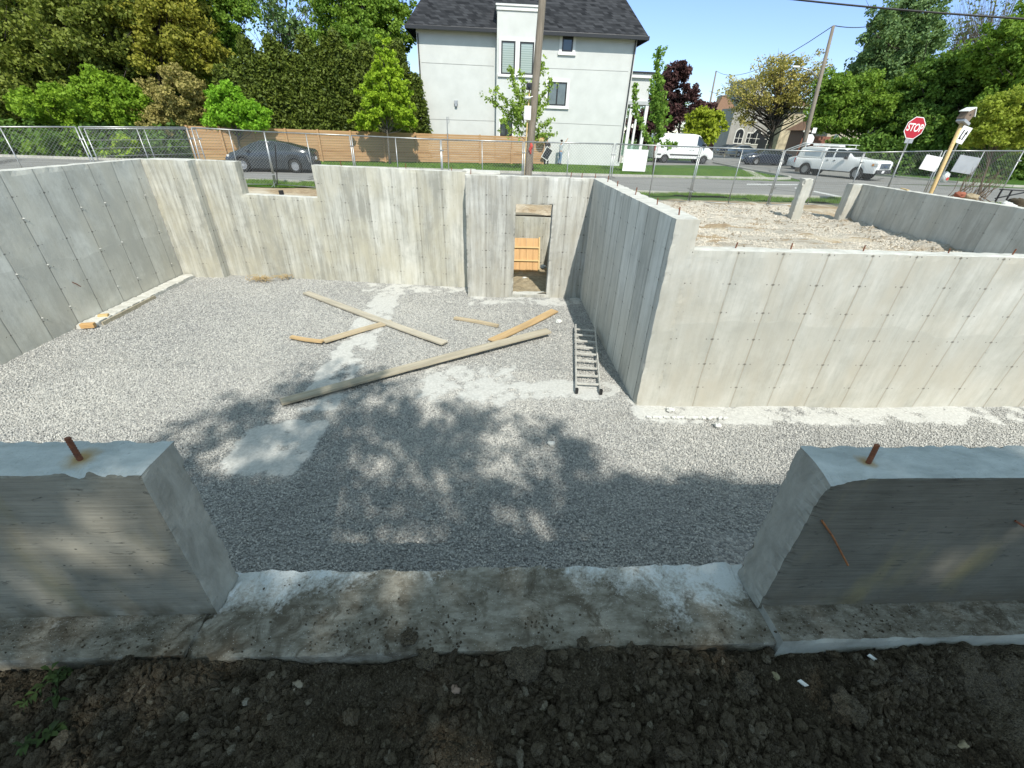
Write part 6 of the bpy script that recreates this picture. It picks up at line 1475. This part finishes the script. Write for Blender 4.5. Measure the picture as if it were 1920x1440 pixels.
def car(name, label, cat, loc, rz, top, belt, W, zb, wheels, wr, paintm, sidewin=(), screens=(), nose=.6, tail=.6, tumble=.26, n=110, group=None, rim=V_rim, tpow=2.6, nt=.30):
    """top / belt: height profiles along the length; side windows and screens are given as x ranges"""
    x0, x1 = top[0][0], top[-1][0]; rt = empty(name, loc, rz, label, cat, group)
    xs = sorted(set(list(np.linspace(x0, x1, n))+[p[0] for p in top])); NB, NG_, NR = 12, 8, 6
    V = []; T = []
    for x in xs:
        zt = interp(top, x); zl = min(interp(belt, x), zt-.02); low = zb
        for wx in wheels:
            dd = (wr*1.14)**2-(x-wx)**2
            if dd > 0: low = max(low, wr+math.sqrt(dd))
        low = min(low, zl-.06)
        e = 1.0
        if x > x1-nose: e = 1-nt*((x-(x1-nose))/nose)**tpow
        if x < x0+tail: e = min(e, 1-.20*(((x0+tail)-x)/tail)**tpow)
        Wh = W/2*e; row = []
        for i in range(NB+1):
            t = i/NB; z = low+(zl-low)*t; yy = Wh*(1-.05*abs(t-.55)**2*4*.6); row.append((x, yy, z, 'b', t))
        gh = zt-zl
        for i in range(1, NG_+1):
            t = i/NG_; rnd = min(1, gh/.35); y = Wh*(.97-tumble*rnd*t**1.25-(.16*(1-rnd)+.06)*max(0, t-.6)**1.5*2.2); row.append((x, y, zl+gh*(1-(1-t)**1.35*1.0)*.96, 'g', t))
        yt = row[-1][1]; zt2 = row[-1][2]
        for i in range(1, NR+1): t = i/NR; row.append((x, yt*(1-t), zt2+(zt-zt2+.012)*math.sin(t*math.pi/2)**.8, 'r', t))
        V.append(row)
    m = len(V[0]); verts = []; idx = {}
    for i, row in enumerate(V):
        for j, q in enumerate(row): idx[(i, j, 1)] = len(verts); verts.append((q[0], q[1], q[2]))
        for j, q in enumerate(row):
            if j == m-1: idx[(i, j, -1)] = idx[(i, j, 1)]
            else: idx[(i, j, -1)] = len(verts); verts.append((q[0], -q[1], q[2]))
    body = []; glass = []
    for i in range(len(V)-1):
        xm = (xs[i]+xs[i+1])/2; gh = interp(top, xm)-interp(belt, xm)
        for j in range(m-1):
            k = V[i][j+1]; isg = False
            if k[3] == 'g' and .15 < k[4]-.06 < .90 and gh > .22 and any(a < xm < b for a, b in sidewin): isg = True
            if k[3] == 'r' and any(a < xm < b for a, b in screens): isg = True
            if k[3] == 'g' and k[4] > .95 and any(a < xm < b for a, b in screens): isg = True
            for s in (1, -1):
                f = (idx[(i, j, s)], idx[(i+1, j, s)], idx[(i+1, j+1, s)], idx[(i, j+1, s)])
                (glass if isg else body).append(f if s == 1 else f[::-1])
    for i in (0, len(V)-1): body.append(tuple([idx[(i, j, 1)] for j in range(m)]+[idx[(i, j, -1)] for j in range(m-2, -1, -1)]))
    for nm, fs, mt in (('body', body, paintm), ('window', glass, V_glass)):
        if not fs: continue
        used = sorted({k for f in fs for k in f}); mp = {k: i for i, k in enumerate(used)}; mb = MB(); mb.v = [verts[k] for k in used]; mb.f = [tuple(mp[k] for k in f) for f in fs]; o = mb.build(nm, mt, rt, smooth=True)
    mb = MB(); mb.box(x0+.35, x1-.35, -W/2+.16, W/2-.16, zb-.06, zb+.3); mb.build('underbody', V_trim, rt)
    for wx in wheels:
        for s in (1, -1):
            mb = MB(); w = .21; r = wr; prof = [(-.5, .62), (-.5, .9), (-.36, 1.0), (.36, 1.0), (.5, .9), (.5, .62)]; nn = 28; yc = s*(W/2-.13)
            for a, q in prof: mb.v += [(wx+math.cos(2*math.pi*k/nn)*q*r, yc+a*w, r+math.sin(2*math.pi*k/nn)*q*r) for k in range(nn)]
            for u in range(len(prof)-1): mb.f += [(u*nn+k, u*nn+(k+1) % nn, (u+1)*nn+(k+1) % nn, (u+1)*nn+k) for k in range(nn)]
            wh = mb.build('wheel', V_tyre, rt, smooth=True)
            mb = MB(); yo = yc+s*w*.36; mb.tube([(wx, yc-s*.05, r), (wx, yc+s*.0, r)], r*.62, 24)
            mb.v += []; k0 = len(mb.v)
            for q in (.50, .63): mb.v += [(wx+math.cos(2*math.pi*k/24)*q*r, yo, r+math.sin(2*math.pi*k/24)*q*r) for k in range(24)]
            mb.f += [(k0+k, k0+(k+1) % 24, k0+24+(k+1) % 24, k0+24+k) for k in range(24)]
            for k in range(7): a = 2*math.pi*k/7+.2; mb.bar((wx, yo, r), (wx+math.cos(a)*.55*r, yo, r+math.sin(a)*.55*r), .045, .02, (0, 1, 0))
            mb.tube([(wx, yo-s*.02, r), (wx, yo+s*.012, r)], .055, 10)
            mb.build('rim', rim, wh)
            mb = MB(); k0 = 0; ra = wr*1.13  # dark liner inside the arch
            mb.tube([(wx, s*(W/2-.30), r), (wx, s*(W/2-.31), r)], ra, 20); mb.build('arch_liner', V_trim, rt)
    return rt
def panel(rt, name, boxes, m, bevel=.01, parent=None):
    r = None
    for b in boxes: mb = MB(); mb.box(*b); r = mb.build(name, m, parent or rt, bevel=bevel)
    return r
def gr(px, py): p = gz(px, py, .006); return (p.x, p.y, .008)
# dark hatchback by the wooden fence: nose to the left, tail to the right, seen from its left-hand side
cp = gz(503, 324, 0)
hb = car('parked_car', 'slate grey liftback car parked by the wooden fence seen through the window notch', 'car', (cp.x, cp.y+.95, .006), R(184),
    [(-2.30, .98), (-2.18, 1.10), (-1.75, 1.19), (-1.0, 1.36), (-.2, 1.47), (.35, 1.46), (.85, 1.31), (1.45, 1.02), (1.9, .90), (2.15, .78), (2.28, .60)],
    [(-2.30, .95), (-1.4, 1.00), (0, .93), (1.3, .88), (2.28, .58)], 1.78, .19, (-1.38, 1.34), .325, P_grey,
    sidewin=((-1.35, -.62), (-.52, .35), (.43, .95)), screens=((.62, 1.38), (-2.05, -1.05)), nose=.9, tail=.7)
hb.scale = (.92, .97, .97)
for s in (1, -1):
    panel(hb, 'tail_lamp', [(-2.14, -1.72, s*.74-.04*s-.03, s*.74-.04*s+.03, .90, .97)], V_red, .02); mb = MB(); mb.bar((-2.10, s*.83, .88), (-2.18, s*.80, .52), .02, .05); mb.build('reflector_strip', V_chrome, hb)
    panel(hb, 'door_handle', [(-.85, -.67, s*.885-.012, s*.885+.012, .80, .83), (.15, .33, s*.885-.012, s*.885+.012, .80, .83)], P_grey, .005)
    panel(hb, 'side_mirror', [(.82, .98, s*.97-.09, s*.97+.09, .93, 1.06)], P_grey, .03); panel(hb, 'headlamp', [(1.85, 2.12, s*.66-.09, s*.66+.09, .66, .78)], V_lamp, .03)
panel(hb, 'rear_bumper', [(-2.36, -2.2, -.66, .66, .30, .52)], V_trim, .03); panel(hb, 'number_plate', [(-2.345, -2.33, -.15, .15, .62, .77)], M_signw, .002)
# white van: nose to the right
cp = gz(1275, 307, 0); cp2 = gz(1337, 307, 0)
vn = car('white_van', 'tall white panel van with grey side moulding parked at the house', 'van', (cp.x+.25, cp.y+1.15, .012), R(3),
    [(-2.95, 2.30), (-2.85, 2.42), (-1.5, 2.46), (.9, 2.45), (1.25, 2.38), (1.55, 2.12), (2.15, 1.50), (2.55, 1.25), (2.92, 1.02), (2.98, .75)],
    [(-2.95, 1.35), (1.2, 1.35), (2.0, 1.15), (2.98, .70)], 1.98, .42, (-1.85, 2.02), .35, P_white, sidewin=((1.05, 1.85),), screens=((1.38, 2.12),), nose=.5, tail=.25, tumble=.10, nt=.16, rim=simple('steel_rim', (.09, .09, .095), None, 5, .5))
for s in (1, -1):
    panel(vn, 'side_moulding', [(-1.42, 1.60, s*.985-.012, s*.985+.012, .66, .78), (-2.7, -2.3, s*.985-.012, s*.985+.012, .66, .78)], V_trim, .01); panel(vn, 'side_mirror', [(1.75, 1.90, s*1.12-.1, s*1.12+.1, 1.38, 1.70)], V_trim, .03)
    panel(vn, 'headlamp', [(2.55, 2.80, s*.78-.1, s*.78+.1, .88, 1.12)], V_lamp, .03); panel(vn, 'tail_lamp', [(-2.97, -2.90, s*.84-.07, s*.84+.07, 1.0, 1.5)], V_red, .01)
    panel(vn, 'door_handle', [(.72, .88, s*.998-.008, s*.998+.012, 1.12, 1.16), (.40, .56, s*.998-.008, s*.998+.012, 1.12, 1.16)], V_trim, .005)
    panel(vn, 'door_seam', [(.62, .632, s*.992-.004, s*.992+.004, .6, 2.1), (-1.2, -1.188, s*.992-.004, s*.992+.004, .6, 2.1), (-2.6, .6, s*.965-.004, s*.965+.004, 1.40, 1.412)], simple('seam_grey', (.28, .28, .28), None, 3, .8), 0)
panel(vn, 'front_bumper', [(2.72, 3.04, -.86, .86, .40, .68)], V_trim, .05)
# pickup: nose to the right and a little towards the camera
a, b = gz(1545, 331, 0), gz(1635, 337, 0)
yaw = -1.13
pk = car('pickup_truck', 'white pickup truck with canopy and roof rack in the intersection', 'pickup truck', (25.95, 34.4, .012), yaw,
    [(-2.95, 1.12), (-2.9, 1.14), (-.95, 1.16), (-.93, 1.84), (-.6, 1.90), (.35, 1.90), (.65, 1.80), (1.25, 1.36), (1.55, 1.31), (2.78, 1.26), (2.92, 1.18), (2.95, .9)],
    [(-2.95, 1.08), (-1, 1.13), (.9, 1.22), (1.6, 1.20), (2.95, 1.12)], 1.98, .46, (-1.95, 1.75), .39, P_white, sidewin=((-.78, -.18), (-.08, .85)), screens=((.55, 1.22),), nose=.25, tail=.15, tumble=.17, tpow=4, nt=.09)
cn = MB(); cn.prism([(-.93, 1.165), (-.93, .99+.9), (-2.2, .99+.92), (-2.75, 1.80), (-2.93, 1.165)][::-1], -.86, .86, 'y'); cn.build('canopy', P_white, pk, bevel=.05)
for s in (1, -1):
    panel(pk, 'canopy_window', [(-2.35, -1.15, s*.868-.006, s*.868+.006, 1.30, 1.72)], simple('canopy_side', (.40, .46, .52), None, 3, .2), .01); panel(pk, 'headlamp', [(2.62, 2.93, s*.86-.14, s*.86+.14, .88, 1.10)], V_lamp, .03)
    panel(pk, 'turn_lamp', [(2.58, 2.70, s*.985-.02, s*.985+.02, .92, 1.06)], V_amber, .01); panel(pk, 'side_mirror', [(.72, .92, s*1.14-.11, s*1.14+.11, 1.22, 1.42)], V_trim, .03); panel(pk, 'door_handle', [(-.55, -.40, s*1.0-.01, s*1.0+.015, 1.08, 1.12), (-.05, .1, s*1.0-.01, s*1.0+.015, 1.08, 1.12)], V_trim, .005)
    panel(pk, 'tail_lamp', [(-2.97, -2.93, s*.9-.06, s*.9+.06, .8, 1.1)], V_red, .01)
panel(pk, 'grille', [(2.93, 2.965, -.62, .62, .74, 1.08)], simple('dark_grille', (.05, .07, .12), None, 3, .4), .01)
panel(pk, 'grille_bar', [(2.966, 2.985, -.60, .60, .79+i*.10, .82+i*.10) for i in range(3)], V_chrome, .004); mb = MB(); mb.prism([(.13*math.cos(t*.3927), .91+.055*math.sin(t*.3927)) for t in range(16)], 2.986, 3.0, 'x'); mb.build('emblem', simple('blue_emblem', (.03, .06, .16), None, 3, .3), pk)
panel(pk, 'front_bumper', [(2.78, 3.04, -.93, .93, .44, .70)], V_trim, .04); panel(pk, 'number_plate', [(3.045, 3.055, -.36, -.06, .50, .66)], M_signw, .002)
mb = MB()
for x in (-2.6, -1.6, .25):
    mb.tube([(x, -.72, 1.84), (x, -.72, 2.10), (x, .72, 2.10), (x, .72, 1.84)], .022, 6)
for y in (-.72, .72): mb.tube([(-2.9, y, 2.10), (.45, y, 2.10)], .022, 6)
mb.build('roof_rack', M_white, pk); mb = MB(); mb.box(-2.3, -.3, -.35, .35, 1.95, 2.07); mb.build('roof_box', P_white, pk, bevel=.05)
for y in (.3, -.3): mb = MB(); mb.bar((-2.95, y, 2.12), (-4.3, y+.05, 1.60), .06, .06); mb.build('overhanging_rail', M_white, pk)
# pale suv behind the pickup, dark sedan behind it, far cars
cp = gz(1512, 320, 0)
sv = car('white_suv', 'pale suv half hidden behind the pickup', 'suv', (cp.x+1.6, cp.y+1.4, .012), R(178), [(-2.3, 1.25), (-2.1, 1.55), (-1.2, 1.64), (.2, 1.62), (.6, 1.50), (1.15, 1.12), (2.1, .95), (2.3, .7)], [(-2.3, 1.0), (1.0, .98), (2.3, .68)], 1.8, .28, (-1.38, 1.4), .35, P_white, sidewin=((-1.9, -1.1), (-1.0, -.15), (-.05, .75)), screens=((.55, 1.1), (-2.25, -2.0)), nose=.6, tail=.4)
for s in (1, -1): panel(sv, 'headlamp', [(1.95, 2.2, s*.72-.1, s*.72+.1, .74, .9)], V_lamp, .03); panel(sv, 'side_mirror', [(.75, .9, s*.98-.09, s*.98+.09, 1.0, 1.14)], V_trim, .02)
cp = gz(1442, 311, 0)
sd = car('dark_sedan', 'dark blue sedan at the corner of the side street', 'car', (cp.x, cp.y+1.0, .012), R(182), [(-2.35, .9), (-2.2, 1.02), (-1.6, 1.10), (-.9, 1.38), (0, 1.43), (.5, 1.38), (1.15, 1.02), (2.1, .86), (2.35, .62)], [(-2.35, .86), (0, .95), (1.1, .92), (2.35, .6)], 1.78, .2, (-1.4, 1.4), .32, P_dark, sidewin=((-1.3, -.5), (-.4, .35), (.42, .8)), screens=((.55, 1.1), (-1.55, -.95)), nose=.8, tail=.6)
for s in (1, -1): panel(sd, 'headlamp', [(1.95, 2.2, s*.66-.1, s*.66+.1, .66, .78)], V_lamp, .03); panel(sd, 'tail_lamp', [(-2.32, -2.2, s*.66-.14, s*.66+.14, .8, .92)], V_red, .02)
for i, (px, py, m, lab) in enumerate(((1395, 297, P_silver, 'distant blue car parked in front of the grey stucco house'), (1372, 297, P_dark, 'distant dark car beyond the rail fence'))):
    cp = gz(px, py, 0); Yc = 66 if i == 0 else 70; p = at(px, 290, Yc)
    c = car('distant_car', lab, 'car', (p.x, Yc, .01), R(5), [(-2.2, .9), (-1.9, 1.1), (-1.1, 1.42), (.1, 1.45), (1.0, 1.02), (2.0, .85), (2.2, .6)], [(-2.2, .86), (1.0, .92), (2.2, .58)], 1.75, .22, (-1.35, 1.35), .32, m, sidewin=((-1.3, .6),), screens=((.3, .95), (-1.85, -1.2)), n=50)
    for s in (1, -1): panel(c, 'headlamp', [(1.85, 2.08, s*.62-.1, s*.62+.1, .64, .78)], V_lamp, .02)

# ================================================================ PEOPLE
M_skin = simple('skin', (.42, .26, .18), (.36, .22, .15), 8, .6); M_hair = simple('dark_hair', (.02, .016, .013), None, 20, .7); M_tshirt = simple('light_shirt', (.55, .60, .64), (.45, .50, .54), 6, .85); M_jeans = simple('blue_jeans', (.17, .26, .38), (.11, .18, .28), 9, .85); M_dcloth = simple('black_clothes', (.022, .022, .025), (.014, .014, .016), 9, .85); M_cap = simple('grey_cap', (.18, .18, .19), None, 5, .8)
def skin_mesh(name, joints, edges, m, parent, root=0, sub=2):
    me = bpy.data.meshes.new(name); me.from_pydata([j[0] for j in joints], edges, []); me.update()
    o = link_mesh(name, me, m, parent); md = o.modifiers.new('skin', 'SKIN'); md.use_smooth_shade = True
    for i, j in enumerate(joints): me.skin_vertices[0].data[i].radius = (j[1], j[1] if len(j) < 3 else j[2]); me.skin_vertices[0].data[i].use_root = (i == root)
    s = o.modifiers.new('sub', 'SUBSURF'); s.levels = sub; s.render_levels = sub; return o
def person(label, loc, rz, H, shirt, trouser, armL, armR, hat=None, lean=.0):
    """armL / armR: elbow and hand positions relative to the figure, metres for a 1.75 m body"""
    rt = empty('person', loc, rz, label, 'person'); k = H/1.75; rt.scale = (k, k, k)
    sh = [(-.19, lean, 1.42), (.19, lean, 1.42)]
    J = [((0, 0, .96), .115, .10), ((0, lean*.5, 1.18), .115, .09), ((0, lean, 1.38), .12, .09), ((0, lean, 1.48), .052), ((0, lean-.01, 1.55), .052), ((0, lean-.02, 1.63), .078, .09), ((0, lean-.01, 1.71), .06, .07),
         (sh[0], .055), (armL[0], .042), (armL[1], .030), (sh[1], .055), (armR[0], .042), (armR[1], .030),
         ((-.09, 0, .92), .085), ((-.11, -.02, .50), .058), ((-.12, .01, .10), .040), ((-.12, -.14, .035), .035), ((.09, 0, .92), .085), ((.12, -.01, .50), .058), ((.13, .03, .10), .040), ((.14, -.12, .035), .035)]
    E_ = [(0, 1), (1, 2), (2, 3), (3, 4), (4, 5), (5, 6), (2, 7), (7, 8), (8, 9), (2, 10), (10, 11), (11, 12), (0, 13), (13, 14), (14, 15), (15, 16), (0, 17), (17, 18), (18, 19), (19, 20)]
    hands = []
    for a in (armL, armR):                      # palm, thumb and four fingers at the end of each arm
        e, h = Vector(a[0]), Vector(a[1]); d = (h-e).normalized(); s = d.cross(Vector((0, 1, .2))).normalized(); w = J.index(next(j for j in J if j[0] == a[1]))
        p = h+d*.05; J.append((tuple(p), .034, .018)); pi = len(J)-1; E_.append((w, pi))
        for q, L in ((-1.5, .055), (-.5, .07), (.5, .075), (1.5, .06)):
            f0 = p+s*(q*.016)+d*.035; f1 = f0+d*L*.6+Vector((0, -.012, 0)); J.append((tuple(f0), .009)); J.append((tuple(f1), .007)); E_ += [(pi, len(J)-2), (len(J)-2, len(J)-1)]
        t = p+s*.045+d*.01; J.append((tuple(t), .011)); J.append((tuple(t+d*.03+s*.012), .008)); E_ += [(pi, len(J)-2), (len(J)-2, len(J)-1)]
    skin_mesh('body', J, E_, M_skin, rt, 0, 1)
    S = [((0, 0, .93), .15, .125), ((0, lean*.5, 1.16), .145, .115), ((0, lean, 1.38), .145, .105), (sh[0], .072), (tuple(Vector(sh[0]).lerp(Vector(armL[0]), .75)), .060), (sh[1], .072), (tuple(Vector(sh[1]).lerp(Vector(armR[0]), .75)), .060)]
    skin_mesh('shirt', S, [(0, 1), (1, 2), (2, 3), (3, 4), (2, 5), (5, 6)], shirt, rt)
    T = [((0, 0, .98), .14, .115), ((0, 0, .90), .135, .115), ((-.095, 0, .82), .098), ((-.11, -.02, .50), .075), ((-.12, .01, .09), .062), ((.095, 0, .82), .098), ((.12, -.01, .50), .075), ((.13, .03, .09), .062)]
    skin_mesh('trousers', T, [(0, 1), (1, 2), (2, 3), (3, 4), (1, 5), (5, 6), (6, 7)], trouser, rt)
    for sx, sy in ((-.12, 0), (.13, .02)): mb = MB(); mb.prism([(-.16+sy, 0), (.10+sy, 0), (.10+sy, .09), (-.02+sy, .10), (-.16+sy, .05)], sx-.045, sx+.045, 'x'); mb.build('shoe', M_black, rt, bevel=.015)
    bm = lump_mesh(.11, 2, 3, (1, 1.12, .75), .04); me = bpy.data.meshes.new('hair'); bm.to_mesh(me); bm.free(); o = link_mesh('hair', me, hat or M_hair, rt, None, True); o.location = (0, lean+.012, 1.715)
    if hat: mb = MB(); mb.box(-.07, .07, lean-.22, lean-.08, 1.70, 1.715); mb.build('cap_peak', hat, rt, bevel=.006)
    for s in (-1, 1): mb = MB(); mb.box(s*.035-.012, s*.035+.012, lean-.125, lean-.108, 1.635, 1.648); mb.build('eye', M_black, rt)
    mb = MB(); mb.prism([(lean-.108, 1.585), (lean-.142, 1.592), (lean-.11, 1.635)], -.013, .013, 'x'); mb.build('nose', M_skin, rt, bevel=.003); mb = MB(); mb.box(-.028, .028, lean-.119, lean-.104, 1.552, 1.562); mb.build('mouth', M_skin, rt, bevel=.003)
    return rt
p1 = at(1024, 307, 37.4); person('person in black clothes and cap carrying a framed screen by the house wall', (p1.x, 37.4, .005), R(200), 1.84, M_dcloth, M_dcloth, ((-.30, -.12, 1.16), (-.20, -.34, 1.02)), ((.30, -.10, 1.14), (.20, -.32, .98)), M_cap, -.05)
p2 = at(1049, 308, 37.6); person('person in light shirt and blue jeans reaching up to the house wall', (p2.x, 37.6, .005), R(115), 1.70, M_tshirt, M_jeans, ((-.24, -.22, 1.58), (-.20, -.42, 1.82)), ((.26, -.08, 1.16), (.24, -.22, .95)), None, -.04)
c = at(1026, 288, 36.95); sc = empty('window_screen', tuple(c), 0, 'dark insect screen in a white frame held by the person in black', 'window screen'); sc.rotation_euler = (0, R(28), 0)
mb = MB(); w, h = .30, .42; [mb.box(*q) for q in ((-w, w, -.015, .015, h-.05, h), (-w, w, -.015, .015, -h, -h+.05), (-w, -w+.05, -.0145, .0145, -h+.05, h-.05), (w-.05, w, -.0145, .0145, -h+.05, h-.05))]; mb.build('frame', M_trimw, sc)
mb = MB(); mb.box(-w+.05, w-.05, -.006, .006, -h+.05, h-.05); mb.build('mesh', M_gdark, sc)
# small dark pipe end sticking out of the dirt seen through the notch
c = at(529, 361, 14.5); mb = MB(); mb.tube([c-Vector((0, 0, .4)), c+Vector((-.03, 0, .06))], .07, 12); tag(mb.build('drain_pipe', M_black, org=tuple(c)), 'black pipe stub standing in the dirt behind the window notch', 'pipe')
c = at(520, 345, 18.3); d = at(516, 272, 18.3); mb = MB(); mb.tube([c, d], .02, 6); tag(mb.build('thin_post', M_black, org=tuple(c)), 'thin dark post beside the fence joint in front of the car', 'post')
